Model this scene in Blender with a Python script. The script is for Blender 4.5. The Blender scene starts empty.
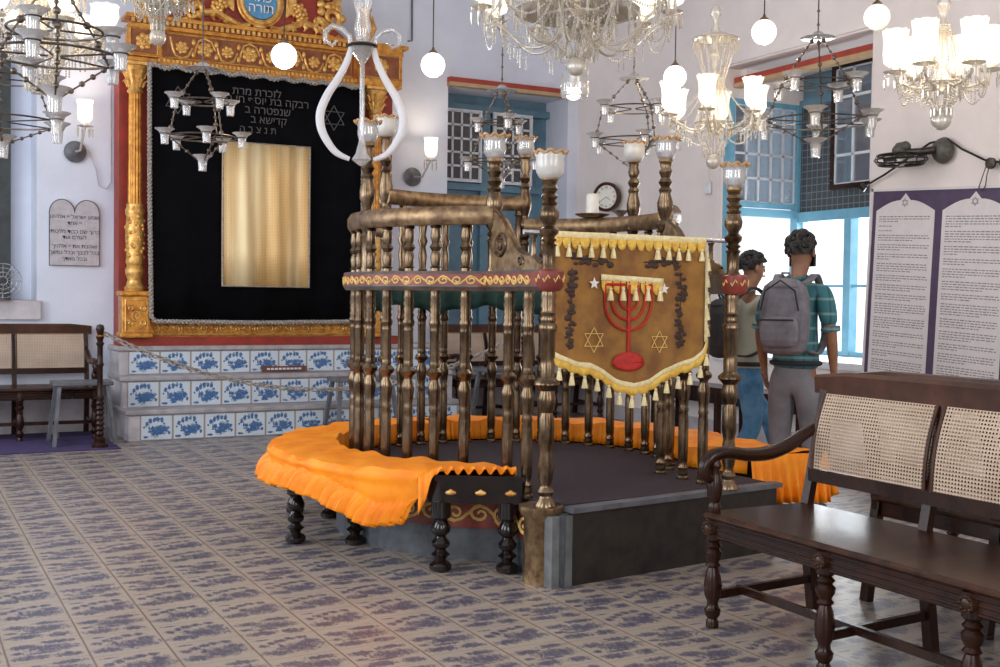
import bpy, bmesh, math, random
from mathutils import Vector, Matrix
PI = math.pi
random.seed(7)
scn = bpy.context.scene
COL = scn.collection

# ---------------------------------------------------------------- camera
YAW, PITCH, ROLL, FPX, EYE = .488, .030, .013, 1150.0, 1.33
Fv = Vector((math.sin(YAW)*math.cos(PITCH), math.cos(YAW)*math.cos(PITCH), -math.sin(PITCH)))
R0 = Vector((math.cos(YAW), -math.sin(YAW), 0)); U0 = R0.cross(Fv)
Rv = R0*math.cos(ROLL) + U0*math.sin(ROLL)
Uv = U0*math.cos(ROLL) - R0*math.sin(ROLL)
cd = bpy.data.cameras.new('camera'); cam = bpy.data.objects.new('camera', cd); COL.objects.link(cam)
cd.sensor_width = 36; cd.lens = FPX/1000*36; cd.clip_start = .05; cd.clip_end = 200
mw = Matrix.Identity(4)
for i in range(3):
    mw[i][0] = Rv[i]; mw[i][1] = Uv[i]; mw[i][2] = -Fv[i]
mw[2][3] = EYE
cam.matrix_world = mw
scn.camera = cam
CAM = Vector((0, 0, EYE))
def ray(x, y): return Fv + Rv*((x-500)/FPX) - Uv*((y-333.5)/FPX)
def at_z(x, y, z=0): d = ray(x, y); return CAM + d*((z-EYE)/d.z)
def at_y(x, y, Y): d = ray(x, y); return CAM + d*(Y/d.y)
def at_x(x, y, X): d = ray(x, y); return CAM + d*(X/d.x)
def at_d(x, y, D): return CAM + ray(x, y)*D

# ---------------------------------------------------------------- light
w = bpy.data.worlds.new('daylight'); scn.world = w; w.use_nodes = True
wn = w.node_tree.nodes; wn['Background'].inputs[0].default_value = (.86, .93, 1.0, 1); wn['Background'].inputs[1].default_value = 1.55
def area(name, loc, target, sx, sy, power, col):
    l = bpy.data.lights.new(name, 'AREA'); l.shape = 'RECTANGLE'; l.size = sx; l.size_y = sy; l.energy = power; l.color = col
    o = bpy.data.objects.new(name, l); COL.objects.link(o); o.location = loc
    o.rotation_euler = (Vector(target)-Vector(loc)).to_track_quat('-Z', 'Y').to_euler(); return o
# daylight comes in at the window openings: the bay on the right, the windows of the left-hand and near walls
area('bay_daylight', (8.75, 8.25, 1.75), (4.5, 5.0, .3), 1.6, 1.4, 70, (.93, .97, 1.0))
for yy in (2.4, 6.0, 9.4): area('left_window_daylight', (-2.5, yy, 2.5), (3.2, yy, 1.2), 1.8, 2.8, 92, (.88, .93, 1.0))
for xx in (.4, 4.6): area('near_window_daylight', (xx, -1.5, 2.6), (xx+.8, 5.0, 1.0), 1.8, 2.6, 80, (1.0, .91, .80))
def point(name, loc, power, col=(1, .80, .56), r=.08):
    l = bpy.data.lights.new(name, 'POINT'); l.energy = power; l.color = col; l.shadow_soft_size = r
    o = bpy.data.objects.new(name, l); COL.objects.link(o); o.location = loc; return o
scn.view_settings.view_transform = 'Standard'; scn.view_settings.look = 'None'
scn.view_settings.exposure = 0.17; scn.view_settings.gamma = 1; scn.view_settings.use_curve_mapping = False
scn.cycles.max_bounces = 8; scn.cycles.transparent_max_bounces = 24
scn.cycles.sample_clamp_indirect = 3.0

# ---------------------------------------------------------------- materials
class NT:
    def __init__(s, name):
        s.mat = bpy.data.materials.new(name); s.mat.use_nodes = True; s.t = s.mat.node_tree
        s.b = s.t.nodes['Principled BSDF']; s.out = s.t.nodes['Material Output']
    def n(s, typ, **kw):
        x = s.t.nodes.new(typ)
        for k, v in kw.items(): setattr(x, k, v)
        return x
    def put(s, sock, v):
        if isinstance(v, bpy.types.NodeSocket): s.t.links.new(v, sock)
        else: sock.default_value = v
    def m(s, op, a, b=None, c=None):
        x = s.n('ShaderNodeMath', operation=op); s.put(x.inputs[0], a)
        if b is not None: s.put(x.inputs[1], b)
        if c is not None: s.put(x.inputs[2], c)
        return x.outputs[0]
    def coords(s):
        if not hasattr(s, '_c'): s._c = s.n('ShaderNodeTexCoord').outputs['Object']
        return s._c
    def xyz(s, v=None):
        x = s.n('ShaderNodeSeparateXYZ'); s.put(x.inputs[0], v or s.coords()); return x.outputs
    def vec(s, x, y, z=0.0):
        q = s.n('ShaderNodeCombineXYZ'); s.put(q.inputs[0], x); s.put(q.inputs[1], y); s.put(q.inputs[2], z); return q.outputs[0]
    def noise(s, scale, detail=4, rough=.55, v=None, stretch=None, dist=0.0):
        v = v or s.coords()
        if stretch:
            mp = s.n('ShaderNodeMapping'); s.put(mp.inputs[0], v); mp.inputs['Scale'].default_value = stretch; v = mp.outputs[0]
        x = s.n('ShaderNodeTexNoise'); s.put(x.inputs['Vector'], v); x.inputs['Scale'].default_value = scale
        x.inputs['Detail'].default_value = detail; x.inputs['Roughness'].default_value = rough; x.inputs['Distortion'].default_value = dist
        return x.outputs[0]
    def ramp(s, f, stops):
        x = s.n('ShaderNodeValToRGB'); s.put(x.inputs[0], f); e = x.color_ramp.elements
        while len(e) < len(stops): e.new(.5)
        for i, (p, c) in enumerate(stops):
            e[i].position = p; e[i].color = (c, c, c, 1) if isinstance(c, (int, float)) else (*c[:3], 1)
        return x.outputs[0]
    def mix(s, f, a, b):
        x = s.n('ShaderNodeMix', data_type='RGBA'); s.put(x.inputs[0], f)
        for i, v in ((6, a), (7, b)):
            s.put(x.inputs[i], v if isinstance(v, bpy.types.NodeSocket) else (*v[:3], 1))
        return x.outputs[2]
    def bump(s, h, strength=.3, dist=.01):
        x = s.n('ShaderNodeBump'); s.put(x.inputs['Height'], h); x.inputs['Strength'].default_value = strength; x.inputs['Distance'].default_value = dist
        s.put(s.b.inputs['Normal'], x.outputs[0])
    def set(s, col=None, rough=None, metal=None, **kw):
        if col is not None: s.put(s.b.inputs['Base Color'], col if isinstance(col, bpy.types.NodeSocket) else (*col[:3], 1))
        if rough is not None: s.put(s.b.inputs['Roughness'], rough)
        if metal is not None: s.put(s.b.inputs['Metallic'], metal)
        for k, v in kw.items(): s.put(s.b.inputs[k.replace('_', ' ')], v)
        return s
M = {}
def simple(name, c1, c2=None, rough=.5, metal=0, scale=12, stretch=None, bump=.0, lo=.35, hi=.65, bscale=None, **kw):
    t = NT(name)
    c2 = c2 or tuple(x*.82 for x in c1)
    f = t.noise(scale, 5, .6, stretch=stretch)
    t.set(t.ramp(f, [(lo, c1), (hi, c2)]), rough, metal, **kw)
    if bump: t.bump(t.noise(bscale or scale*3, 4, .6, stretch=stretch), bump, .004)
    M[name] = t.mat; return t
simple('plaster_white', (.72, .755, .85), (.64, .675, .775), .8, scale=1.7, bump=.25, bscale=30)
simple('plaster_cream', (.82, .745, .715), (.74, .67, .645), .8, scale=1.9, bump=.25, bscale=30)
simple('plaster_dirty', (.60, .56, .58), (.40, .37, .38), .8, scale=4, bump=.3, bscale=30)
simple('stone_slab', (.44, .41, .42), (.30, .28, .29), .65, scale=9, bump=.3)
simple('dark_wood', (.036, .012, .006), (.013, .005, .003), .27, scale=6, stretch=(1, .12, 1), bump=.12, Specular_IOR_Level=.3)
simple('seat_wood', (.060, .023, .011), (.020, .008, .004), .27, scale=7, stretch=(1, .10, 1), bump=.08, Specular_IOR_Level=.3)
simple('crest_wood', (.085, .033, .018), (.042, .016, .009), .38, scale=7, stretch=(1, .12, 1), bump=.12, Specular_IOR_Level=.3)
simple('black_lacquer', (.016, .009, .007), (.006, .004, .004), .16, scale=20)
simple('grey_paint', (.14, .145, .16), (.08, .08, .09), .5, scale=9, bump=.1)
simple('aged_brass', (.27, .19, .115), (.07, .042, .024), .26, .9, scale=14, stretch=(1, 1, .5), bump=.15)
simple('worn_brass', (.34, .23, .12), (.13, .07, .04), .38, .75, scale=18, bump=.3)
simple('gold', (.72, .34, .055), (.36, .11, .018), .38, .45, scale=16, bump=.3, lo=.38, hi=.68)
simple('gold_light', (.84, .53, .16), (.55, .24, .05), .38, .5, scale=22, bump=.25)
simple('frieze_brown', (.30, .085, .022), (.17, .040, .012), .5, scale=14, bump=.3)
simple('ark_red', (.36, .035, .016), (.22, .022, .012), .5, scale=6, bump=.1)
simple('lintel_red', (.42, .06, .03), (.32, .04, .025), .5, scale=6)
simple('lintel_ochre', (.52, .36, .20), (.42, .27, .15), .6, scale=6)
simple('rail_red', (.27, .045, .028), (.14, .022, .018), .42, scale=12, bump=.1)
simple('rail_grey', (.13, .10, .085), (.07, .05, .045), .4, .2, scale=12, bump=.1)
simple('orange_satin', (.94, .31, .010), (.85, .22, .005), .5, scale=8, bump=.35, bscale=16, Specular_IOR_Level=.3)
simple('carpet_dark', (.040, .022, .028), (.020, .011, .015), .95, scale=60, bump=.6, bscale=300)
simple('step_wood', (.030, .021, .015), (.012, .008, .006), .6, scale=11, bump=.5)
simple('skirting_grey', (.105, .12, .135), (.065, .072, .078), .6, scale=14, bump=.2)
simple('blue_paint', (.18, .42, .55), (.13, .34, .47), .45, scale=6)
simple('slate_blue', (.13, .24, .31), (.09, .18, .25), .5, scale=6)
simple('white_paint', (.72, .74, .77), (.60, .62, .66), .45, scale=6)
simple('dark_frame', (.05, .06, .06), (.03, .035, .035), .5, scale=8)
simple('dark_metal', (.075, .065, .055), (.03, .026, .022), .38, .7, scale=20)
simple('iron_chain', (.17, .135, .105), (.08, .06, .045), .38, .8, scale=40)
simple('grey_plastic', (.10, .095, .08), (.06, .055, .045), .5, scale=30)
simple('cord_rope', (.46, .41, .36), (.20, .17, .15), .85, scale=60, bump=.5)
simple('banner_velvet', (.34, .155, .018), (.18, .065, .008), .70, scale=7, bump=.3, bscale=80, Sheen_Weight=.35)
simple('banner_gold', (.84, .56, .10), (.62, .33, .04), .6, scale=40, bump=.3)
simple('tassel_cream', (.86, .76, .46), (.72, .58, .28), .7, scale=50)
simple('banner_red', (.52, .018, .010), (.36, .012, .008), .65, scale=40)
simple('vine_dark', (.060, .022, .020), (.035, .025, .014), .7, scale=60)
simple('thread_white', (.85, .83, .78), (.75, .70, .62), .6, scale=40)
simple('thread_gold', (.78, .55, .18), (.66, .42, .12), .5, scale=40)
simple('thread_grey', (.085, .08, .075), (.07, .065, .06), .6, scale=40)
simple('green_cloth', (.012, .060, .050), (.006, .034, .030), .7, scale=12)
simple('net_grey', (.17, .175, .175), (.11, .115, .115), .8, scale=12)
simple('velvet_black', (.004, .004, .005), (.002, .002, .003), .9, scale=4, bump=.2, Specular_IOR_Level=.08)
simple('plaque_stone', (.53, .50, .52), (.44, .41, .43), .7, scale=20, bump=.1)
simple('letter_dark', (.10, .09, .09), rough=.7)
simple('wax', (.85, .82, .74), rough=.5, Subsurface_Weight=.0)
simple('silver', (.72, .72, .74), (.5, .5, .52), .22, .9)
simple('clock_face', (.80, .78, .70), (.72, .69, .6), .5)
simple('medallion_blue', (.10, .33, .58), (.07, .26, .5), .45)
simple('purple_board', (.075, .050, .105), (.055, .036, .08), .5)
simple('board_paper', (.70, .66, .66), (.65, .61, .61), .6)
simple('board_ink', (.23, .21, .23), rough=.7)
simple('skin', (.30, .15, .085), (.24, .11, .06), .5, scale=20)
simple('hair', (.010, .008, .008), (.005, .004, .004), .55, scale=60, bump=.8, bscale=90)
simple('jeans', (.035, .13, .26), (.10, .25, .42), .8, scale=9, bump=.3)
simple('trousers_grey', (.20, .20, .225), (.14, .14, .16), .8, scale=9, bump=.2)
simple('shirt_sage', (.44, .46, .38), (.36, .38, .31), .8, scale=5, bump=.2)
simple('bag_grey', (.20, .19, .22), (.135, .125, .15), .75, scale=14, bump=.3)
simple('bag_black', (.02, .02, .025), rough=.7)
simple('brown_sign', (.16, .05, .03), rough=.6)
simple('purple_carpet', (.06, .035, .12), (.035, .022, .08), .95, scale=30)
simple('copper', (.55, .22, .13), (.42, .15, .09), .35, .6)
# plaid shirt
t = NT('shirt_plaid'); X, Y, Z = t.xyz()
sx = t.m('GREATER_THAN', t.m('FRACT', t.m('MULTIPLY', t.m('ADD', X, Y), 11.0)), .80)
sz = t.m('GREATER_THAN', t.m('FRACT', t.m('MULTIPLY', Z, 11.0)), .82)
c = t.mix(t.noise(8), (.025, .13, .16), (.045, .18, .20))
c = t.mix(t.m('MULTIPLY', sx, .55), c, (.01, .03, .06)); c = t.mix(t.m('MULTIPLY', sz, .45), c, (.30, .42, .40))
t.set(c, .8); M['shirt_plaid'] = t.mat
# gold brocade: diamond weave
t = NT('brocade'); X, Y, Z = t.xyz()
a = t.m('SINE', t.m('MULTIPLY', t.m('ADD', X, Z), 210.0)); b = t.m('SINE', t.m('MULTIPLY', t.m('SUBTRACT', X, Z), 210.0))
d = t.m('MULTIPLY', a, b)
c = t.mix(t.ramp(t.noise(6.5, 2, .5, stretch=(1, 1, .06)), [(.38, 0.0), (.6, 1.0)]), (.90, .72, .40), (.66, .38, .11))  # vertical cream and tan bands: sheen and shade of the folds painted in
c = t.mix(t.m('MULTIPLY', t.m('GREATER_THAN', d, .15), .35), c, (.95, .84, .60))
t.set(c, .45, .2); t.bump(d, .25, .002); M['brocade'] = t.mat
# woven cane with open holes
def cane_mat(name, c1, c2, pitch):
    t = NT(name); X, Y, Z = t.xyz()
    # object space: X = along the panel, Z = up
    a = t.m('SINE', t.m('MULTIPLY', X, 2*PI/pitch)); b = t.m('SINE', t.m('MULTIPLY', Z, 2*PI/pitch))
    hole = t.m('GREATER_THAN', t.m('ADD', a, b), .78)
    t.set(t.ramp(t.noise(6, 4), [(.35, c1), (.7, c2)]), .5)
    inv = t.m('SUBTRACT', 1.0, hole); t.put(t.b.inputs['Alpha'], inv)
    t.bump(t.m('ADD', a, b), .5, .003); M[name] = t.mat
cane_mat('cane', (.62, .47, .34), (.50, .36, .25), .0145)
# glass family: cheap thin glass, never refracting
def glassy(name, tint, fac_gloss, fac_diff, diff=(.9, .9, .92), rough=.05, transl=False, emis=0):
    t = NT(name); T = t.t; T.nodes.remove(t.b)
    tr = t.n('ShaderNodeBsdfTransparent'); tr.inputs[0].default_value = (*tint, 1)
    gl = t.n('ShaderNodeBsdfGlossy'); gl.inputs['Roughness'].default_value = rough
    df = t.n('ShaderNodeBsdfTranslucent' if transl else 'ShaderNodeBsdfDiffuse'); df.inputs[0].default_value = (*diff, 1)
    lw = t.n('ShaderNodeLayerWeight'); lw.inputs[0].default_value = .45
    g = t.m('ADD', t.m('MULTIPLY', lw.outputs['Fresnel'], .8), fac_gloss)
    m1 = t.n('ShaderNodeMixShader'); t.put(m1.inputs[0], g); T.links.new(tr.outputs[0], m1.inputs[1]); T.links.new(gl.outputs[0], m1.inputs[2])
    m2 = t.n('ShaderNodeMixShader'); m2.inputs[0].default_value = fac_diff; T.links.new(m1.outputs[0], m2.inputs[1]); T.links.new(df.outputs[0], m2.inputs[2])
    last = m2
    if emis:
        em = t.n('ShaderNodeEmission'); em.inputs[0].default_value = (1, .93, .80, 1); em.inputs[1].default_value = emis
        ad = t.n('ShaderNodeAddShader'); T.links.new(m2.outputs[0], ad.inputs[0]); T.links.new(em.outputs[0], ad.inputs[1]); last = ad
    T.links.new(last.outputs[0], t.out.inputs[0]); M[name] = t.mat
glassy('clear_glass', (.95, .96, .97), .08, .20, (1, .98, .96))
glassy('crystal', (.93, .91, .86), .22, .34, (.88, .82, .72), .12)
glassy('milk_tube', (.8, .8, .82), .05, .80, (.78, .77, .79))
glassy('frosted_glass', (.92, .90, .86), .08, .55, (.82, .80, .76), .2)
glassy('amber_glass', (.9, .65, .35), .15, .60, (.72, .42, .18), .15)
glassy('pane_glass', (.80, .86, .92), .08, .12, (.6, .7, .8))
glassy('smoky_pane', (.10, .11, .13), .08, .45, (.10, .095, .10))
def lamp_mat(name, col, strength):
    t = NT(name); t.set((.9, .88, .84), .4); t.b.inputs['Emission Color'].default_value = (*col, 1); t.b.inputs['Emission Strength'].default_value = strength; M[name] = t.mat
lamp_mat('lit_globe', (1, .95, .88), 2.4)
lamp_mat('dim_globe', (1, .90, .72), .55)
lamp_mat('lit_bulb', (1, .86, .62), 9)
glassy('lit_shade', (.98, .95, .9), .05, .75, (.95, .93, .88), .2, True, .30)
# insect mesh
t = NT('wire_mesh'); X, Y, Z = t.xyz()
gx = t.m('LESS_THAN', t.m('FRACT', t.m('MULTIPLY', Y, 14.0)), .12); gz = t.m('LESS_THAN', t.m('FRACT', t.m('MULTIPLY', Z, 14.0)), .12)
g = t.m('MAXIMUM', gx, gz)
t.set(t.mix(g, (.035, .045, .055), (.16, .18, .19)), .7); t.put(t.b.inputs['Alpha'], t.m('ADD', .90, t.m('MULTIPLY', g, .1))); M['wire_mesh'] = t.mat

# ---- painted tiles
def blobs(t, u, v, lst, k=.9, nz=None):
    f = None
    for (cx, cy, rx, ry) in lst:
        du = t.m('MULTIPLY', t.m('SUBTRACT', u, cx), 1/rx); dv = t.m('MULTIPLY', t.m('SUBTRACT', v, cy), 1/ry)
        q = t.m('SUBTRACT', 1.0, t.m('ADD', t.m('MULTIPLY', du, du), t.m('MULTIPLY', dv, dv)))
        f = q if f is None else t.m('MAXIMUM', f, q)
    return t.m('ADD', f, t.m('MULTIPLY', t.m('SUBTRACT', nz, .5), k))
def floor_mat():
    t = NT('willow_floor'); X, Y, Z = t.xyz()
    S = .279
    us = t.m('DIVIDE', t.m('SUBTRACT', X, .65), S); iu = t.m('FLOOR', us); fu = t.m('SUBTRACT', us, iu)
    wn_ = t.n('ShaderNodeTexWhiteNoise', noise_dimensions='1D'); t.put(wn_.inputs['W'], iu)
    vs = t.m('ADD', t.m('DIVIDE', t.m('SUBTRACT', Y, 4.42), S), t.m('MULTIPLY', wn_.outputs[0], .30)); iv = t.m('FLOOR', vs); fv = t.m('SUBTRACT', vs, iv)
    wid = t.n('ShaderNodeTexWhiteNoise', noise_dimensions='2D'); t.put(wid.inputs['Vector'], t.vec(iu, iv)); rid = wid.outputs[0]
    pv = t.vec(t.m('ADD', us, t.m('MULTIPLY', rid, 37.0)), t.m('MULTIPLY', vs, .55), t.m('MULTIPLY', rid, 19.0))
    nz = t.noise(15.0, 6, .8, v=pv, dist=.9); fine = t.noise(50.0, 4, .8, v=pv)
    n2 = t.m('ADD', t.m('MULTIPLY', nz, .65), t.m('MULTIPLY', fine, .35))
    L1 = [(.62, .40, .34, .22), (.26, .25, .22, .13), (.15, .60, .08, .09), (.29, .68, .08, .09), (.43, .76, .09, .08), (.58, .81, .10, .08), (.75, .82, .09, .08), (.80, .58, .14, .14), (.38, .50, .05, .14), (.2, .88, .12, .03)]
    L2 = [(.60, .55, .36, .18), (.30, .20, .26, .12), (.75, .18, .18, .12), (.25, .72, .20, .11), (.70, .84, .24, .09), (.15, .45, .09, .06), (.45, .38, .25, .05)]
    f1 = blobs(t, fu, fv, L1, 9.0, n2); f2 = blobs(t, fu, fv, L2, 9.0, n2)
    sel = t.m('GREATER_THAN', rid, .5)
    f = t.m('ADD', t.m('MULTIPLY', f1, sel), t.m('MULTIPLY', f2, t.m('SUBTRACT', 1.0, sel)))
    ink = t.ramp(t.m('ADD', f, .12), [(.0, 0.0), (.8, 1.0)])
    eu = t.m('MINIMUM', fu, t.m('SUBTRACT', 1.0, fu)); ev = t.m('MINIMUM', fv, t.m('SUBTRACT', 1.0, fv))
    gu = t.m('LESS_THAN', eu, .014); gv = t.m('LESS_THAN', ev, .008)
    tile = t.mix(t.noise(3.0, 3), (.43, .355, .275), (.30, .245, .195)); tile = t.mix(t.m('MULTIPLY', rid, .25), tile, (.30, .27, .26))
    blue = t.mix(fine, (.014, .017, .048), (.070, .075, .145))
    c = t.mix(t.m('MULTIPLY', ink, .88), tile, blue)
    c = t.mix(t.m('MULTIPLY', t.m('MAXIMUM', gu, t.m('MULTIPLY', gv, .6)), .8), c, (.13, .075, .06))
    t.set(c, t.m('ADD', .24, t.m('MULTIPLY', t.noise(5.0, 4), .22)))
    t.bump(t.m('MULTIPLY', t.m('MAXIMUM', gu, gv), -1.0), .25, .004); M['willow_floor'] = t.mat
floor_mat()
def step_mat():
    t = NT('painted_tile'); X, Y, Z = t.xyz()      # object space: X along the riser in tile widths, Z up 0..1
    iu = t.m('FLOOR', X); fu = t.m('SUBTRACT', X, iu); fv = Z
    wid = t.n('ShaderNodeTexWhiteNoise', noise_dimensions='1D'); t.put(wid.inputs['W'], iu); rid = wid.outputs[0]
    pv = t.vec(t.m('ADD', X, t.m('MULTIPLY', rid, .8)), fv, rid)
    nz = t.noise(10.0, 5, .7, v=pv, dist=.5)
    L = [(.20, .66, .065, .12), (.31, .78, .06, .13), (.43, .83, .06, .13), (.55, .85, .06, .13), (.67, .83, .06, .13), (.62, .40, .25, .24), (.46, .24, .15, .15), (.36, .45, .08, .12), (.80, .46, .11, .10), (.33, .33, .10, .04), (.17, .10, .10, .06), (.88, .28, .05, .09), (.27, .48, .025, .16), (.12, .52, .035, .05), (.74, .66, .05, .05)]
    ink = t.ramp(blobs(t, fu, fv, L, 4.5, nz), [(-.05, 0.0), (.5, 1.0)])
    eu = t.m('MINIMUM', fu, t.m('SUBTRACT', 1.0, fu)); gr = t.m('LESS_THAN', eu, .03)
    blue = t.mix(t.noise(18.0, 3, v=pv), (.015, .06, .20), (.12, .25, .46))
    c = t.mix(ink, (.60, .68, .74), blue); c = t.mix(gr, c, (.36, .30, .26))
    t.set(c, .2); M['painted_tile'] = t.mat
step_mat()
# ---------------------------------------------------------------- mesh helpers
class MB:
    def __init__(s): s.v = []; s.f = []; s.sm = []; s.T = Matrix.Identity(4)
    def add(s, vs, fs, smooth=False):
        n = len(s.v); s.v += [tuple(s.T @ Vector(p)) for p in vs]
        for f in fs: s.f.append([i+n for i in f]); s.sm.append(smooth)
        return s
    def box(s, c, d, rz=0, bev=0):
        x, y, z = d[0]/2, d[1]/2, d[2]/2; R = Matrix.Translation(c) @ Matrix.Rotation(rz, 4, 'Z')
        if bev:
            b = min(bev, x*.9, y*.9, z*.9); vs = []; 
            for zz, ins in ((-z, b), (-z+b, 0), (z-b, 0), (z, b)):
                xx, yy = x-ins, y-ins; q = b*.7
                for px, py in ((xx-q, -yy), (xx, -yy+q), (xx, yy-q), (xx-q, yy), (-xx+q, yy), (-xx, yy-q), (-xx, -yy+q), (-xx+q, -yy)): vs.append(R @ Vector((px, py, zz)))
            fs = [list(range(7, -1, -1)), list(range(24, 32))]
            for k in range(3):
                for i in range(8): j = (i+1) % 8; fs.append([k*8+i, k*8+j, k*8+8+j, k*8+8+i])
            return s.add(vs, fs)
        vs = [R @ Vector((a*x, b*y, e*z)) for a, b, e in ((-1,-1,-1),(1,-1,-1),(1,1,-1),(-1,1,-1),(-1,-1,1),(1,-1,1),(1,1,1),(-1,1,1))]
        return s.add(vs, [[0,3,2,1],[4,5,6,7],[0,1,5,4],[1,2,6,5],[2,3,7,6],[3,0,4,7]])
    def bb(s, a, b): return s.box([(a[i]+b[i])/2 for i in range(3)], [abs(b[i]-a[i]) for i in range(3)])
    def bar(s, p, q, w, h, up=(0, 0, 1)):
        p, q = Vector(p), Vector(q); d = (q-p).normalized(); up = Vector(up)
        x = d.cross(up); x = x.normalized() if x.length > 1e-4 else Vector((1, 0, 0)); z = x.cross(d)
        vs = [P + x*a*w/2 + z*b*h/2 for P in (p, q) for a, b in ((-1,-1),(1,-1),(1,1),(-1,1))]
        return s.add(vs, [[0,1,2,3],[7,6,5,4],[0,4,5,1],[1,5,6,2],[2,6,7,3],[3,7,4,0]])
    def lathe(s, prof, c=(0, 0, 0), n=16, cap=True, wave=None, axis=None):
        A = Matrix.Translation(c) @ (axis or Matrix.Identity(4)); vs = []; fs = []
        for k, (r, z) in enumerate(prof):
            for i in range(n):
                a = 2*PI*i/n; rr = r; zz = z
                if wave and k in wave[0]: rr = r*(1+wave[2]*math.cos(wave[1]*a)); zz = z+wave[3]*math.cos(wave[1]*a)
                vs.append(A @ Vector((rr*math.cos(a), rr*math.sin(a), zz)))
        for k in range(len(prof)-1):
            for i in range(n): j = (i+1) % n; fs.append([k*n+i, k*n+j, k*n+n+j, k*n+n+i])
        if cap: fs.append(list(range(n-1, -1, -1))); fs.append([(len(prof)-1)*n+i for i in range(n)])
        return s.add(vs, fs, True)
    def tube(s, pts, r, n=8, closed=False):
        pts = [Vector(p) for p in pts]; m = len(pts); vs = []; fs = []; prev = None
        for i, p in enumerate(pts):
            a = pts[(i-1) % m] if closed or i > 0 else p; b = pts[(i+1) % m] if closed or i < m-1 else p
            d = (b-a).normalized() if (b-a).length > 1e-7 else Vector((0, 0, 1))
            if prev is None: up = Vector((0, 0, 1)) if abs(d.z) < .9 else Vector((1, 0, 0)); x = d.cross(up).normalized()
            else: x = (prev - d*prev.dot(d)); x = x.normalized() if x.length > 1e-6 else d.orthogonal().normalized()
            prev = x; y = d.cross(x); rr = r[i] if isinstance(r, (list, tuple)) else r
            for k in range(n): t = 2*PI*k/n; vs.append(p + x*math.cos(t)*rr + y*math.sin(t)*rr)
        for i in range(m if closed else m-1):
            for k in range(n): l = (k+1) % n; j = (i+1) % m; fs.append([i*n+k, i*n+l, j*n+l, j*n+k])
        if not closed: fs.append(list(range(n-1, -1, -1))); fs.append([(m-1)*n+k for k in range(n)])
        return s.add(vs, fs, True)
    def ball(s, c, r, n=12, sz=None):
        m = max(5, n//2); sz = sz or (1, 1, 1)
        vs = []; fs = []
        for k in range(m+1):
            t = PI*k/m
            for i in range(n): a = 2*PI*i/n; vs.append((c[0]+r*sz[0]*math.sin(t)*math.cos(a), c[1]+r*sz[1]*math.sin(t)*math.sin(a), c[2]+r*sz[2]*math.cos(t)))
        for k in range(m):
            for i in range(n): j = (i+1) % n; fs.append([k*n+i, k*n+n+i, k*n+n+j, k*n+j])
        return s.add(vs, fs, True)
    def extr(s, poly, mat, th):       # poly in local XY, thickness along local Z, centred
        n = len(poly); ar = sum(poly[i][0]*poly[(i+1) % n][1]-poly[(i+1) % n][0]*poly[i][1] for i in range(n))
        if ar < 0: poly = poly[::-1]
        vs = [mat @ Vector((x, y, -th/2)) for x, y in poly] + [mat @ Vector((x, y, th/2)) for x, y in poly]
        fs = [list(range(n-1, -1, -1)), list(range(n, 2*n))] + [[i, (i+1) % n, n+(i+1) % n, n+i] for i in range(n)]
        return s.add(vs, fs)
    def sweep(s, path, sec, closed=False, smooth=True):   # path XYZ, section (outward offset, dz)
        path = [Vector(p) for p in path]; m = len(path); k = len(sec); vs = []; fs = []
        for i, p in enumerate(path):
            a = path[(i-1) % m] if closed or i > 0 else p; b = path[(i+1) % m] if closed or i < m-1 else p
            d = (b-a); d.z = 0; d.normalize(); nrm = Vector((d.y, -d.x, 0))
            for o, dz in sec: vs.append(p + nrm*o + Vector((0, 0, dz)))
        for i in range(m if closed else m-1):
            j = (i+1) % m
            for q in range(k): l = (q+1) % k; fs.append([i*k+q, i*k+l, j*k+l, j*k+q])
        if not closed: fs.append(list(range(k-1, -1, -1))); fs.append([(m-1)*k+q for q in range(k)])
        return s.add(vs, fs, smooth)
    def grid(s, fn, nu, nv, smooth=True):
        vs = [fn(i/nu, j/nv) for i in range(nu+1) for j in range(nv+1)]
        fs = [[i*(nv+1)+j, (i+1)*(nv+1)+j, (i+1)*(nv+1)+j+1, i*(nv+1)+j+1] for i in range(nu) for j in range(nv)]
        return s.add(vs, fs, smooth)
    def mesh(s, name, mat):
        me = bpy.data.meshes.new(name); me.from_pydata(s.v, [], s.f)
        me.polygons.foreach_set('use_smooth', s.sm)
        me.materials.append(M[mat] if isinstance(mat, str) else mat); me.update()
        bm = bmesh.new(); bm.from_mesh(me); bmesh.ops.recalc_face_normals(bm, faces=bm.faces); bm.to_mesh(me); bm.free()
        if any(s.sm): me.set_sharp_from_angle(angle=.75)
        return me
    def build(s, name, mat, parent=None, sub=0, thick=0, loc=None, label=None):
        o = bpy.data.objects.new(name, s.mesh(name, mat)); COL.objects.link(o)
        if parent is not None:
            o.parent = parent
        if loc is not None: o.location = loc
        if thick: m = o.modifiers.new('solid', 'SOLIDIFY'); m.thickness = thick; m.offset = 0
        if sub: m = o.modifiers.new('sub', 'SUBSURF'); m.levels = sub; m.render_levels = sub
        if label: o['label'] = label
        return o
def tag(o, label, cat, group=None, kind=None):
    o['label'] = label; o['category'] = cat
    if group: o['group'] = group
    if kind: o['kind'] = kind
    return o
def empty(name, loc, label, cat, group=None, rz=0):
    o = bpy.data.objects.new(name, None); COL.objects.link(o); o.location = loc; o.rotation_euler = (0, 0, rz); o.empty_display_size = .1
    return tag(o, label, cat, group)
def struct(o): o['kind'] = 'structure'; return o
def copy_obj(o, parent=None):
    c = o.copy(); COL.objects.link(c)
    if parent is not None: c.parent = parent
    return c
def copy_tree(o, parent=None):
    c = copy_obj(o, parent)
    for ch in list(o.children): copy_tree(ch, c)
    return c
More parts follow.
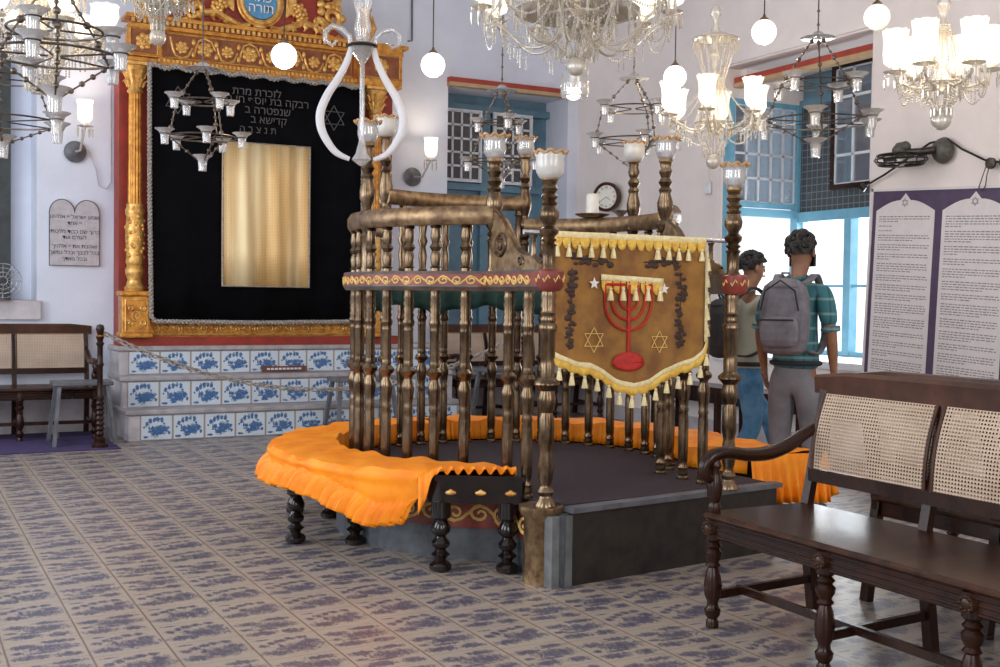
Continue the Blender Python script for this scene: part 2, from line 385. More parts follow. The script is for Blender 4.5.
def star_poly(r1, r2, n, a0=PI/2): return [((r1 if i % 2 == 0 else r2)*math.cos(a0+PI*i/n), (r1 if i % 2 == 0 else r2)*math.sin(a0+PI*i/n)) for i in range(2*n)]
def text_obj(name, string, size, mat4, mat, parent, th=.0015, align='CENTER', bold=0):
    cu = bpy.data.curves.new(name, 'FONT'); cu.body = string; cu.size = size; cu.align_x = align; cu.extrude = th; cu.offset = bold
    o = bpy.data.objects.new(name, cu); COL.objects.link(o)
    dg = bpy.context.evaluated_depsgraph_get(); me = bpy.data.meshes.new_from_object(o.evaluated_get(dg))
    COL.objects.unlink(o); bpy.data.objects.remove(o)
    me.materials.clear(); me.materials.append(M[mat]); me.transform(mat4)
    r = bpy.data.objects.new(name, me); COL.objects.link(r)
    if parent is not None: r.parent = parent
    return r
def heb(s): return s[::-1]
def vert_plane(origin, right):        # local X -> right, local Y -> up, local Z -> towards viewer side
    r = Vector(right).normalized(); u = Vector((0, 0, 1)); n = r.cross(u); m = Matrix.Identity(4)
    for i in range(3): m[i][0] = r[i]; m[i][1] = u[i]; m[i][2] = n[i]; m[i][3] = origin[i]
    return m
def star_lines(mb, M4, r, w):         # six-pointed star drawn with two outlined triangles
    for a0 in (PI/2, -PI/2):
        p = [M4 @ Vector((r*math.cos(a0+2*PI*k/3), r*math.sin(a0+2*PI*k/3), 0)) for k in range(3)]
        for k in range(3): mb.tube([p[k], p[(k+1) % 3]], w, 4)
def spiral(c, r0, r1, turns, a0, n=20, sgn=1): return [(c[0]+(r0+(r1-r0)*i/n)*math.cos(a0+sgn*2*PI*turns*i/n), c[1]+(r0+(r1-r0)*i/n)*math.sin(a0+sgn*2*PI*turns*i/n)) for i in range(n+1)]
def turned(mb, prof, c, n=14, z0=0, z1=1, k=1.0):   # profile z in 0..1 stretched to z0..z1
    mb.lathe([(r*k, z0+(z1-z0)*z) for r, z in prof], c, n)
# ---------------------------------------------------------------- room
XR, YB, ZC = 7.22, 11.7, 5.1
mb = MB(); mb.bb((-2.8, -1.8, -.1), (XR+.25, YB+.6, 0)); mb.bb((XR+.2, -1.8, -.1), (XR+.98, 7.06, 0)); struct(mb.build('floor', 'willow_floor'))
mb = MB(); mb.bb((-2.8, -1.8, ZC), (XR+.95, YB+.6, ZC+.1)); struct(mb.build('ceiling', 'plaster_white'))
def wall_with_holes(name, mat, axis, pos, th, a0, a1, z1, holes):
    mb = MB(); cuts = sorted(set([a0, a1]+[h[0] for h in holes]+[h[1] for h in holes]))
    for p, q in zip(cuts, cuts[1:]):
        hs = sorted([h for h in holes if h[0] <= p+1e-6 and h[1] >= q-1e-6], key=lambda h: h[2]); z = 0
        for h in hs+[(0, 0, z1, z1)]:
            if h[2] > z+1e-6:
                if axis == 'y': mb.bb((p, pos, z), (q, pos+th, h[2]))
                else: mb.bb((pos, p, z), (pos+th, q, h[2]))
            z = h[3]
    return struct(mb.build(name, mat))
wall_with_holes('wall_back', 'plaster_white', 'y', YB, .55, -2.8, XR+.25, ZC, [(.15, 1.23, 1.26, 4.3), (5.515, 7.08, .95, 3.72), (1.32, 1.51, 3.84, 4.08)])
mb = MB()
mb.bb((XR, -1.8, 0), (XR+.94, 7.06, ZC)); mb.bb((XR, 8.98, 0), (XR+.25, YB, ZC)); mb.bb((XR, 7.06, 0), (XR+.94, 8.98, .80)); mb.bb((XR, 7.06, 3.615), (XR+.94, 8.98, ZC)); mb.bb((XR+.2, 8.90, 3.32), (XR+.94, 8.98, 3.615))
struct(mb.build('wall_right', 'plaster_cream'))
wall_with_holes('wall_left', 'plaster_white', 'x', -2.9, .3, -1.8, YB, ZC, [(1.5, 3.3, 1.0, 4.0), (5.1, 6.9, 1.0, 4.0), (8.5, 10.3, 1.0, 4.0)])
wall_with_holes('wall_near', 'plaster_white', 'y', -1.9, .3, -2.8, XR+.2, ZC, [(-.5, 1.3, 1.0, 4.0), (3.7, 5.5, 1.0, 4.0)])
# closed outer faces of the two blind recesses
mb = MB(); mb.bb((0, YB+.5, 1.0), (1.3, YB+.54, 4.4)); struct(mb.build('trim_1', 'plaster_white'))
mb = MB(); mb.bb((.1, YB+.42, 1.26), (1.04, YB+.5, 3.9)); struct(mb.build('window_3', 'dark_frame'))
mb = MB(); mb.bb((1.2, YB+.2, 3.7), (1.6, YB+.24, 4.2)); struct(mb.build('trim_7', 'slate_blue'))
mb = MB(); mb.bb((.10, YB-.05, 1.08), (1.26, YB+.5, 1.26)); struct(mb.build('trim_2', 'plaster_dirty'))
# raised plaster moulding round the right bay
mb = MB()
mb.bb((XR-.03, 6.98, 3.63), (XR+.0, 9.06, 3.70)); mb.bb((XR-.03, 9.0, .80), (XR+.0, 9.05, 3.63)); struct(mb.build('trim_3', 'plaster_cream'))
mb = MB(); mb.bb((-3, YB-.012, 0), (XR, YB, .42)); struct(mb.build('baseboard_back', 'plaster_dirty'))
mb = MB(); mb.bb((XR-.012, 2.5, 0), (XR, YB, .16)); struct(mb.build('baseboard_right', 'plaster_dirty'))
# bay: sill shelf
mb = MB(); mb.bb((XR-.03, 7.0, .76), (XR+1.0, 9.05, .82)); struct(mb.build('trim_4', 'white_paint'))

def lintel(name, a, b, sec):
    o = MB(); o.bar(a, b, sec, sec); return o
# lintel beams (painted red in front, ochre beneath)
def beam(a, b, label):
    a, b = Vector(a), Vector(b)
    e = empty('lintel_beam', ((a+b)/2), label, 'beam', None); inv = -Vector(e.location)
    m = MB(); m.T = Matrix.Translation(inv); m.bar(a, b, .085, .055); m.build('beam_face', 'lintel_red', e)
    m = MB(); m.T = Matrix.Translation(inv); m.bar(a+Vector((0, 0, -.0475)), b+Vector((0, 0, -.0475)), .10, .04); m.build('beam_soffit', 'lintel_ochre', e)
beam((7.37, 8.97, 3.50), (7.37, 7.07, 3.50), 'red and ochre painted beam across the top of the bright bay on the right')
beam((5.50, YB-.045, 3.765), (7.10, YB-.045, 3.765), 'red and ochre painted beam over the shuttered window in the back wall')

def casement(name, origin, right, W, H, nx, nz, frame, bars, pane, label, fw=.05, bw=.022, grp=None):
    e = empty(name, origin, label, 'window shutter', grp)
    r = Vector(right).normalized(); up = Vector((0, 0, 1)); n = r.cross(up)
    def P(x, z, o=0): return r*x + up*z + n*o
    m = MB()
    for x in (fw/2, W-fw/2): m.bar(P(x, 0), P(x, H), .045, fw, n.cross(up) if 0 else r)
    for z in (fw/2, H-fw/2): m.bar(P(fw, z), P(W-fw, z), .045, fw)
    m.build('frame', frame, e)
    m = MB()
    for i in range(0, nx+1): x = fw+(W-2*fw)*i/nx; m.bar(P(x, fw), P(x, H-fw), .03, bw, r)
    for j in range(0, nz+1): z = fw+(H-2*fw)*j/nz; m.bar(P(fw, z), P(W-fw, z), .03, bw)
    m.build('glazing_bars', bars, e)
    m = MB(); m.bar(P(fw, H/2), P(W-fw, H/2), .006, H-2*fw); m.build('pane', pane, e)
    return e
# back-wall window
mb = MB(); mb.bb((5.5, 12.21, .95), (7.1, 12.25, 3.75)); 
struct(mb.build('window_1', 'slate_blue'))
mb = MB(); mb.bb((5.5, 12.12, 3.52), (7.1, 12.21, 3.60)); mb.bb((6.16, 12.14, .95), (6.28, 12.22, 3.6)); mb.bb((5.5, 12.12, 2.60), (7.1, 12.21, 2.68)); struct(mb.build('trim_5', 'slate_blue'))
for i, (x, lab) in enumerate(((5.62, 'white-barred small-pane shutter on the left side of the blue back window'), (6.30, 'white-barred small-pane shutter on the right side of the blue back window'))):
    casement('window_shutter', (x, 12.10, 2.69), (1, 0, 0), .52, .84, 4, 5, 'white_paint', 'white_paint', 'smoky_pane', lab, .024, .024)
# bay windows: blue frame on two sides, open below, glazed or meshed above
XB = 8.14
mb = MB()
mb.bb((XR+.05, 8.90, 2.18), (XB, 8.98, 2.26)); mb.bb((XB-.05, 8.88, .82), (XB+.03, 8.98, 3.3)); mb.bb((XR, 8.90, .82), (XR+.06, 8.98, 3.3))
mb.bb((XB-.04, 7.06, 2.14), (XB+.04, 8.9, 2.24)); mb.bb((XB-.05, 8.14, .83), (XB+.05, 8.23, 2.15)); mb.bb((XB-.04, 7.06, .82), (XB+.03, 8.9, .87))
mb.bb((XB-.02, 7.06, 1.485), (XB+.02, 8.9, 1.51));
o = struct(mb.build('window_2', 'blue_paint'))
casement('window_shutter', (XR+.03, 8.93, 2.27), (1, 0, 0), .88, 1.05, 5, 4, 'blue_paint', 'white_paint', 'pane_glass', 'blue-framed glazed shutter folded against the far side of the bright bay', .05, .022)
mb = MB(); mb.bb((XB-.012, 7.5, 2.24), (XB-.006, 8.88, 3.32)); tag(mb.build('insect_screen', 'wire_mesh'), 'dark wire mesh screen filling the upper opening of the right bay', 'screen')
casement('window_shutter', (XB-.10, 8.36, 2.42), (0, -1, 0), .80, 1.2, 3, 4, 'dark_wood', 'white_paint', 'pane_glass', 'brown-framed glazed shutter standing before the dark mesh screen', .05, .025)
# dark gallery roof seen through the top of the bay
mb = MB(); mb.bb((XB-.03, 7.06, 3.30), (XB+.02, 8.95, 3.36)); mb.bb((XB+.02, 7.0, 3.24), (XB+.08, 9.0, 3.7)); mb.bb((XR+.94, 6.9, 3.6), (XB+.9, 9.1, 3.66)); struct(mb.build('trim_6', 'slate_blue'))

# ---------------------------------------------------------------- tiled steps up to the ark
st = empty('tiled_steps', (3.6, 10.7, 0), 'three stone steps faced with blue-and-white painted tiles, below the ark', 'steps')
def rel(o): return Matrix.Translation(-Vector(o.location))
rows = [(10.70, 0, .28, 2.00), (10.95, .28, .57, 1.93), (11.18, .57, .84, 1.98)]
X1 = 5.25
mb = MB(); mb.T = rel(st)
for (y, z0, z1, x0) in rows:
    mb.bb((1.90, y+.006, z0), (X1, YB-.02, z1-.045))
mb.build('core', 'plaster_dirty', st)
for (y, z0, z1, x0) in rows:
    mb = MB(); mb.T = rel(st); mb.box(((1.87+X1)/2, (y-.025+YB-.02)/2, z1-.024), (X1-1.87, YB-y, .048), bev=.012); mb.build('tread', 'stone_slab', st)
    n = int((X1-x0)/.29); h = z1-z0-.065
    m = MB(); m.bb((0, -.008, 0), (n, .006, 1)); o = m.build('tile_riser', 'painted_tile', st)
    o.scale = (.29, 1, h); o.location = Vector((x0, y, z0+.01))-Vector(st.location)
mb = MB(); mb.bb((3.24, 11.10, .58), (3.70, 11.12, .635)); sg = mb.build('step_sign', 'brown_sign'); tag(sg, 'small brown sign strip with pale lettering on the top tiled step', 'sign')
for k in range(9):
    m = MB(); m.bb((3.29+k*.04, 11.094, .600), (3.29+k*.04+.03, 11.10, .618)); 
    if k == 0: base_m = m
    else: base_m.v += [v for v in m.v]; base_m.f += [[i+8*k for i in f] for f in m.f]; base_m.sm += m.sm
lt = base_m.build('lettering', 'white_paint', sg)

# ---------------------------------------------------------------- ark
ark = empty('holy_ark', (3.33, 11.5, .84), 'tall carved red and gilt ark with fluted columns and medallion crest', 'ark')
def A(): m = MB(); m.T = rel(ark); return m
m = A(); m.bb((1.93, 11.42, .84), (4.73, YB-.01, 3.6)); m.bb((1.90, 11.24, .84), (4.78, 11.45, .925)); m.build('body', 'ark_red', ark)
m = A()
m.bb((2.2, 11.27, .925), (4.3, 11.42, 1.10)); m.build('base_moulding', 'gold', ark)
# carved waves in the base moulding
m = A()
for k in range(22):
    x = 2.25+k*.093; pts = [Vector((x+px, 11.262, 1.01+pz)) for px, pz in spiral((0, 0), .006, .042, 1.3, k*PI, 12, 1 if k % 2 else -1)]
    m.tube(pts, .009, 5)
for z in (.945, 1.085): m.tube([(2.2, 11.262, z), (4.3, 11.262, z)], .012, 6)
m.build('base_carving', 'gold_light', ark)
def column(cx):
    m = A()
    m.box((cx, 11.27, 1.125), (.26, .22, .39), bev=.012); m.box((cx, 11.26, 1.335), (.30, .25, .05), bev=.012); m.box((cx, 11.26, .945), (.30, .25, .05), bev=.012)
    ped = m.build('pedestal', 'gold', ark)
    m = A()
    for (dx, dz, r) in ((0, 0, .055), (-.055, .07, .03), (.055, .07, .03), (-.055, -.07, .03), (.055, -.07, .03)):
        m.tube([Vector((cx+px, 11.152, 1.13+pz)) for px, pz in spiral((dx, dz), .004, r, 1.6, PI/3+dx*40, 14)], .009, 5)
    for a, b in (((-.1, -.15), (.1, -.15)), ((.1, -.15), (.1, .15)), ((.1, .15), (-.1, .15)), ((-.1, .15), (-.1, -.15))): m.tube([(cx+a[0], 11.157, 1.13+a[1]), (cx+b[0], 11.157, 1.13+b[1])], .008, 5)
    m.build('pedestal_carving', 'gold_light', ark)
    m = A()
    pr = [(.09, 1.36), (.10, 1.39), (.075, 1.42), (.065, 1.47), (.085, 1.52), (.09, 1.56), (.07, 1.60), (.085, 1.63), (.08, 1.66), (.078, 1.75), (.088, 1.85), (.085, 1.98), (.078, 2.06), (.088, 2.09), (.09, 2.12), (.078, 2.15), (.08, 2.18)]
    m.lathe(pr, (cx, 11.26, 0), 20); 
    for k in range(24):
        a = k*2.4; z = 1.68+k*.0165; m.ball((cx+.08*math.cos(a), 11.26-.08*abs(math.sin(a)), z), .018, 6, (1, 1, 1.3))
    m.build('column_drum', 'gold_light', ark)
    m = A(); n = 60; vs = []; fs = []
    for z, r in ((2.18, .066), (3.22, .060)):
        for i in range(n): a = 2*PI*i/n; rr = r*(1-.13*(.5+.5*math.cos(12*a))); vs.append((cx+rr*math.cos(a), 11.26+rr*math.sin(a), z))
    for i in range(n): j = (i+1) % n; fs.append([i, j, n+j, n+i])
    m.add(vs, fs, True); m.build('fluted_shaft', 'gold', ark)
    m = A(); m.lathe([(.065, 3.22), (.078, 3.24), (.065, 3.26), (.07, 3.34), (.10, 3.42), (.12, 3.47)], (cx, 11.26, 0), 20); m.box((cx, 11.26, 3.49), (.27, .25, .045), bev=.01)
    for r0, z0, nn in ((.072, 3.28, 8), (.085, 3.36, 8)):
        for k in range(nn):
            a = 2*PI*k/nn+z0*9; m.tube([(cx+(r0+d)*math.cos(a), 11.26+(r0+d)*math.sin(a), z0+h) for d, h in ((-.01, 0), (.008, .04), (.03, .065), (.042, .05))], [.016, .016, .012, .006], 5)
    m.build('capital', 'gold_light', ark)
column(2.05); column(4.47)
# entablature
m = A(); m.bb((1.98, 11.22, 3.51), (4.74, 11.46, 3.56)); m.bb((2.02, 11.26, 3.56), (4.70, 11.46, 3.84)); m.bb((1.98, 11.20, 3.84), (4.76, 11.46, 3.875)); m.bb((1.95, 11.16, 3.92), (4.80, 11.46, 3.955))
m.bb((1.96, 11.2, 3.57), (2.27, 11.3, 3.84)); m.bb((4.25, 11.14, 3.50), (4.72, 11.3, 3.93))
m.build('entablature', 'gold', ark)
m = A()
for x in [2.3+k*.0 for k in range(0)]: pass
k = 0; x = 2.0
while x < 4.75:
    m.bb((x, 11.17, 3.877), (x+.028, 11.22, 3.918)); x += .052
x = 2.25
while x < 4.25:
    m.bb((x, 11.205, 3.535), (x+.022, 11.235, 3.565)); x += .042
m.build('dentils', 'gold_light', ark)
m = A()
def rosette(m, c, r, n=7):
    for ring, (rr, pr_) in enumerate(((.62, .34), (.30, .24))):
        for i in range(n): a = 2*PI*i/n+ring*.4; m.ball((c[0]+r*rr*math.cos(a), c[1]-.006*ring, c[2]+r*rr*math.sin(a)), r*pr_, 7, (1, .5, 1))
    m.ball((c[0], c[1]-.012, c[2]), r*.22, 7)
for i, x in enumerate([2.48, 2.70, 2.92, 3.14, 3.36, 3.58, 3.80, 4.02]):
    rosette(m, (x, 11.245, 3.70), .085 if i % 2 else .068)
    s = 1 if i % 2 else -1
    m.tube([(x+px*1.0, 11.25, 3.70+s*pz) for px, pz in ((-.11, -.09), (-.085, .02), (-.06, .08), (0, .105), (.06, .08), (.10, 0))], .012, 5)
    for q in (-1, 1): m.ball((x+.11, 11.24, 3.70+q*.06), .028, 7, (.8, .5, 1.2))
rosette(m, (2.115, 11.19, 3.705), .085); rosette(m, (4.485, 11.13, 3.71), .09)
for cx, y, wx in ((2.115, 11.19, .125), (4.485, 11.13, .20)):
    m.tube([(cx-wx, y, 3.59), (cx+wx, y, 3.59), (cx+wx, y, 3.825), (cx-wx, y, 3.825)], .010, 5, True)
m.tube([(2.33, 11.25, 3.59), (4.2, 11.25, 3.59), (4.2, 11.25, 3.825), (2.33, 11.25, 3.825)], .010, 5, True)
m.build('frieze_carving', 'gold_light', ark)
m = A(); m.bb((2.30, 11.252, 3.595), (4.23, 11.30, 3.82)); m.bb((2.0, 11.192, 3.60), (2.235, 11.24, 3.815)); m.bb((4.29, 11.132, 3.60), (4.68, 11.2, 3.815)); m.bb((2.0, 11.19, 3.877), (4.75, 11.3, 3.918)); m.build('frieze_ground', 'frieze_brown', ark)
# crest
m = A(); poly = [(2.32, 3.955), (4.18, 3.955), (4.12, 4.02), (3.98, 4.10), (4.08, 4.25), (4.02, 4.45), (3.75, 4.70), (3.45, 4.85), (3.06, 4.85), (2.75, 4.70), (2.48, 4.45), (2.42, 4.25), (2.50, 4.10), (2.38, 4.02)]
P4 = vert_plane((0, 11.36, 0), (1, 0, 0)); m.extr(poly, P4, .10); m.build('crest_panel', 'ark_red', ark)
m = A()
m.T = m.T @ Matrix.Translation((3.25, 11.29, 4.235)) @ Matrix.Rotation(PI/2, 4, 'X')
m.lathe([(0, .03), (.165, .028), (.17, .0)], (0, 0, 0), 32); med = m.build('medallion', 'medallion_blue', ark)
m = A(); m.tube([(3.25+.19*math.cos(2*PI*k/36), 11.27, 4.235+.20*math.sin(2*PI*k/36)) for k in range(36)], .028, 8, True)
m.tube([(3.25+.225*math.cos(2*PI*k/36), 11.28, 4.235+.235*math.sin(2*PI*k/36)) for k in range(36)], .014, 6, True); m.build('medallion_ring', 'gold_light', ark)
for s_, z in (('כתר', 4.235), ('תורה', 4.13)):
    text_obj('lettering', heb(s_), .125, rel(ark) @ vert_plane((3.25, 11.247, z), (1, 0, 0)), 'thread_white', ark, .004)
m = A()
for s in (-1, 1):
    X = lambda x: 3.25+s*x
    # acanthus wing below the medallion
    spine = [(.10, 4.00), (.20, 3.985), (.32, 4.03), (.44, 4.09), (.56, 4.07), (.68, 4.00), (.80, 3.97)]
    m.tube([(X(a), 11.29, b) for a, b in spine], [.026, .034, .040, .040, .034, .026, .012], 7)
    for (a, b), l in zip(spine[2:], (.06, .09, .09, .07, .04)):
        for q in (-1, 1): m.tube([(X(a), 11.285, b), (X(a+.035), 11.275, b+q*l*.6), (X(a+.01), 11.28, b+q*l)], [.030, .024, .007], 6)
    # outer scrolls
    for (cx, cz, r, t0) in ((.74, 4.18, .11, 0), (.70, 4.42, .13, 1.5), (.52, 4.62, .12, 2.6), (.25, 4.78, .10, 3.3)):
        m.tube([(X(px), 11.28, pz) for px, pz in spiral((cx, cz), .015, r, 1.4, t0, 20, -1)], [.016+.026*i/20 for i in range(21)], 6)
        for k in range(5): a = t0+k*.9; m.ball((X(cx+r*1.05*math.cos(a)), 11.28, cz+r*1.05*math.sin(a)), .046, 6, (1, .6, 1))
    # drapery and grape bunches
    for k in range(16): a = k*2.4; rr = .017*math.sqrt(k)*1.05; m.ball((X(.40+rr*math.cos(a)), 11.275-.03*(1-k/16), 4.19-.0+rr*math.sin(a)*1.2), .026, 7)
    for k in range(6): m.tube([(X(.27+k*.013), 11.28, 4.12+k*.01), (X(.28+k*.017), 11.27, 4.32), (X(.24+k*.012), 11.28, 4.46)], [.012, .018, .01], 6)
    for k in range(7): a = k*.9; m.ball((X(.62+.05*math.cos(a)), 11.275, 4.10+.05*math.sin(a)), .03, 7, (1, .6, 1))
    m.lathe([(.0, 0), (.03, .01), (.045, .05), (.025, .10), (.05, .14), (.07, .22), (.05, .32), (.07, .36), (.02, .42), (0, .43)], (X(.0)+s*1.12, 11.30, 3.955), 14)
    for k in range(7): a = k*.9; m.tube([(X(1.12)+.04*math.cos(a), 11.29+.03*math.sin(a), 4.0), (X(1.12)+.10*math.cos(a), 11.28+.06*math.sin(a), 4.12), (X(1.12)+.07*math.cos(a), 11.29, 4.25)], [.012, .02, .006], 5)
m.ball((3.25, 11.27, 3.995), .045, 10, (1.6, .6, .7)); m.build('crest_carving', 'gold_light', ark)
# curtain hanging in front of the ark
cur = empty('ark_curtain', (3.22, 11.18, 1.08), 'black velvet curtain with a gold brocade centre and rope edging, hung before the ark', 'curtain')
def Cc(): m = MB(); m.T = rel(cur); return m
fold = lambda x: .020*math.sin(x*7.0+.8)+.008*math.sin(x*17)
m = Cc(); m.grid(lambda u, v: (2.175+2.105*u, 11.165+fold(2.175+2.1*u)*(1-.6*v), 1.09+2.40*v-.012*math.sin(u*2*PI)*0), 90, 4); m.build('velvet', 'velvet_black', cur, thick=.01)
m = Cc(); m.grid(lambda u, v: (2.845+.87*u, 11.118+.022*math.sin(u*15+1)+.010*math.sin(u*37+2*v), 1.42+1.40*v), 90, 4); m.build('brocade_panel', 'brocade', cur, thick=.006)
m = Cc(); m.tube([(2.845, 11.10, 1.42), (3.715, 11.10, 1.42), (3.715, 11.10, 2.82), (2.845, 11.10, 2.82)], .010, 5, True); m.build('panel_border', 'cord_rope', cur)
def rope(m, pts, r, pitch=.07):
    L = 0; out = [[], []]; P = [Vector(p) for p in pts]
    for a, b in zip(P, P[1:]):
        n = max(2, int((b-a).length/.018)); d = (b-a).normalized(); x = d.orthogonal().normalized(); y = d.cross(x)
        for i in range(n):
            q = a+(b-a)*i/n; ph = 2*PI*(L+(b-a).length*i/n)/pitch
            for k in (0, 1): out[k].append(q+(x*math.cos(ph+k*PI)+y*math.sin(ph+k*PI))*r*.5)
        L += (b-a).length
    for k in (0, 1): m.tube(out[k], r*.62, 5)
m = Cc()
rope(m, [(2.155, 11.13, 3.50), (2.160, 11.13, 2.3), (2.18, 11.13, 1.12), (2.22, 11.13, 1.075), (3.2, 11.13, 1.065), (4.29, 11.13, 1.08)], .024)
rope(m, [(4.29, 11.13, 1.08), (4.29, 11.13, 3.46)], .02); m.build('rope_edging', 'cord_rope', cur)
m = Cc()
pts = []
for k in range(60): x = 2.15+2.14*k/59; pts.append((x, 11.12, 3.475+.012*math.sin(k*1.1)))
rope(m, pts, .026); m.build('top_fringe', 'cord_rope', cur)
m = Cc()
for c, r in ((at_y(178, 100, 11.12), .13), (at_y(334, 118, 11.12), .125)):
    star_lines(m, vert_plane(c, (1, 0, 0)), r, .005)
m.build('star_embroidery', 'thread_grey', cur)
for s_, px, py, sz in (('לזכרת מרת', 257, 96, .105), ('רבקה בת יוסף חי ה', 268, 105, .105), ('שנפטרה ב', 268, 114.5, .105), ('קדישא ב', 269, 124, .105), ('ת נ צ ב ה', 258, 133, .095)):
    text_obj('lettering', heb(s_), sz, rel(cur) @ vert_plane(at_y(px, py, 11.12), (1, 0, 0)), 'thread_grey', cur, .001)
# stone plaque on the back wall
pl = empty('stone_plaque', (1.565, 11.68, 1.6), 'grey twin-arched stone tablet with Hebrew lines on the left of the back wall', 'plaque')
m = MB(); m.T = rel(pl); w2 = .113
poly = [(1.339, 1.597), (1.791, 1.597)]+[(1.678+w2*math.cos(a), 2.10+.125*math.sin(a)) for a in [PI*k/12 for k in range(13)]]+[(1.452+w2*math.cos(a), 2.10+.125*math.sin(a)) for a in [PI*k/12 for k in range(1, 13)]]
m.extr(poly, vert_plane((0, 11.682, 0), (1, 0, 0)), .03); m.build('slab', 'plaque_stone', pl)
m = MB(); m.T = rel(pl); m.tube([(x, 11.668, z) for x, z in poly], .005, 4, True); m.build('slab_edge', 'letter_dark', pl)
for s_, z in (('שמע ישראל יי אלהינו', 2.045), ('יי אחד', 1.985), ('ברוך שם כבוד מלכותו', 1.905), ('לעולם ועד', 1.85), ('ואהבת את יי אלהיך', 1.765), ('בכל לבבך ובכל נפשך', 1.705), ('ובכל מאדך', 1.645)):
    text_obj('lettering', heb(s_), .052, rel(pl) @ vert_plane((1.565, 11.665, z), (1, 0, 0)), 'letter_dark', pl, .001)
# ---------------------------------------------------------------- reading platform (keyhole plan, open side away from the ark)
CX, CYY, RR, HN = 3.27, 6.0, .935, .535
def keyhole(r, hn, yl, yr, step=.09, hr=None, hne=None, hre=None):
    hr = hr or hn
    aj = math.asin(min(1, hr/r)); ajl = math.asin(min(1, hn/r)); P = []
    yj = CYY-r*math.cos(aj); n = max(1, int((yj-yr)/step))
    for i in range(n): P.append((CX+hr+((hre or hr)-hr)*(1-i/n), yr+(yj-yr)*i/n))
    a0 = -PI/2+aj; a1 = 3*PI/2-ajl; n = int((a1-a0)*r/step)
    for i in range(n+1): a = a0+(a1-a0)*i/n; P.append((CX+r*math.cos(a), CYY+r*math.sin(a)))
    yj2 = CYY-r*math.cos(ajl); n = max(1, int((yj2-yl)/step))
    for i in range(1, n+1): P.append((CX-hn-((hne or hn)-hn)*i/n, yj2+(yl-yj2)*i/n))
    return P
bim = empty('reading_platform', (CX, CYY, 0), 'round raised reading platform with tall turned brass rails and glass lamps on its posts', 'platform')
def B(): m = MB(); m.T = Matrix.Translation((-CX, -CYY, 0)); return m
Z0, ZR0, ZR1 = .365, 1.375, 1.475
I4 = Matrix.Identity(4)
m = B(); poly = keyhole(1.03, .55, 4.60, 4.745, .12, .93)
m.extr(poly, Matrix.Translation((0, 0, .17)), .34); m.build('base', 'skirting_grey', bim)
m = B(); poly = keyhole(1.015, .54, 4.61, 4.74, .12, .90); m.extr(poly, Matrix.Translation((0, 0, .350)), .03); m.build('deck', 'carpet_dark', bim)
m = B(); m.bar((2.80, 4.545, .175), (4.19, 4.735, .175), .04, .35); m.bar((4.19, 4.735, .175), (4.20, 5.2, .175), .04, .35); m.build('front_riser', 'step_wood', bim)
m = B(); m.bar((2.78, 4.535, .355), (4.21, 4.73, .355), .07, .025); m.build('step_edge', 'grey_paint', bim)
m = B(); m.lathe([(.085, 0), (.085, .31), (.11, .335), (.11, .365)], (2.70, 4.65, 0), 8); m.build('corner_pier', 'worn_brass', bim)
for px_, wd, mt in ((553, .045, 'net_grey'), (561, .03, 'skirting_grey'), (568.5, .05, 'net_grey'), (577, .04, 'worn_brass')):
    q = at_y(px_, 570, 4.535); m = B(); m.box((q.x, 4.55+(q.x-2.70)*.12, .165), (wd*.95, .06 if mt == 'net_grey' else .045, .33), rz=.12); m.build('corner_fillet', mt, bim)
# red frieze with gold scrolls on the side of the platform
m = B(); path = [(x, y, 0) for x, y in keyhole(1.038, .558, 4.72, 4.9, .06, .94) if x < 3.1 and y < 6.4]
m.sweep(path, [(-.004, .165), (.006, .165), (.006, .315), (-.004, .315)], smooth=False); fr = m.build('frieze_panel', 'rail_red', bim)
def scrolls(m, path, z, amp, pitch, r, off=0):
    P = [Vector((p[0], p[1], 0)) for p in path]; L = [0]
    for a, b in zip(P, P[1:]): L.append(L[-1]+(b-a).length)
    def at(s):
        for i in range(len(P)-1):
            if s <= L[i+1] or i == len(P)-2:
                d = (P[i+1]-P[i]).normalized(); return P[i]+d*(s-L[i])+Vector((d.y, -d.x, 0))*off
    n = int(L[-1]/pitch)
    for k in range(n):
        sg = 1 if k % 2 else -1; c = (k+.5)*pitch
        m.tube([at(min(L[-1], max(0, c+px*1.25)))+Vector((0, 0, z+pz*sg)) for px, pz in spiral((0, 0), .006, amp, 1.25, PI, 14)], r, 4)
        m.tube([at(min(L[-1], max(0, c+q*pitch*.5)))+Vector((0, 0, z+sg*amp*.9*math.cos(q*PI/2)*(-1))) for q in (-1, -.5, 0, .5, 1)], r, 4)
m = B(); scrolls(m, path, .24, .045, .13, .008, .010); m.build('frieze_scrolls', 'thread_gold', bim)
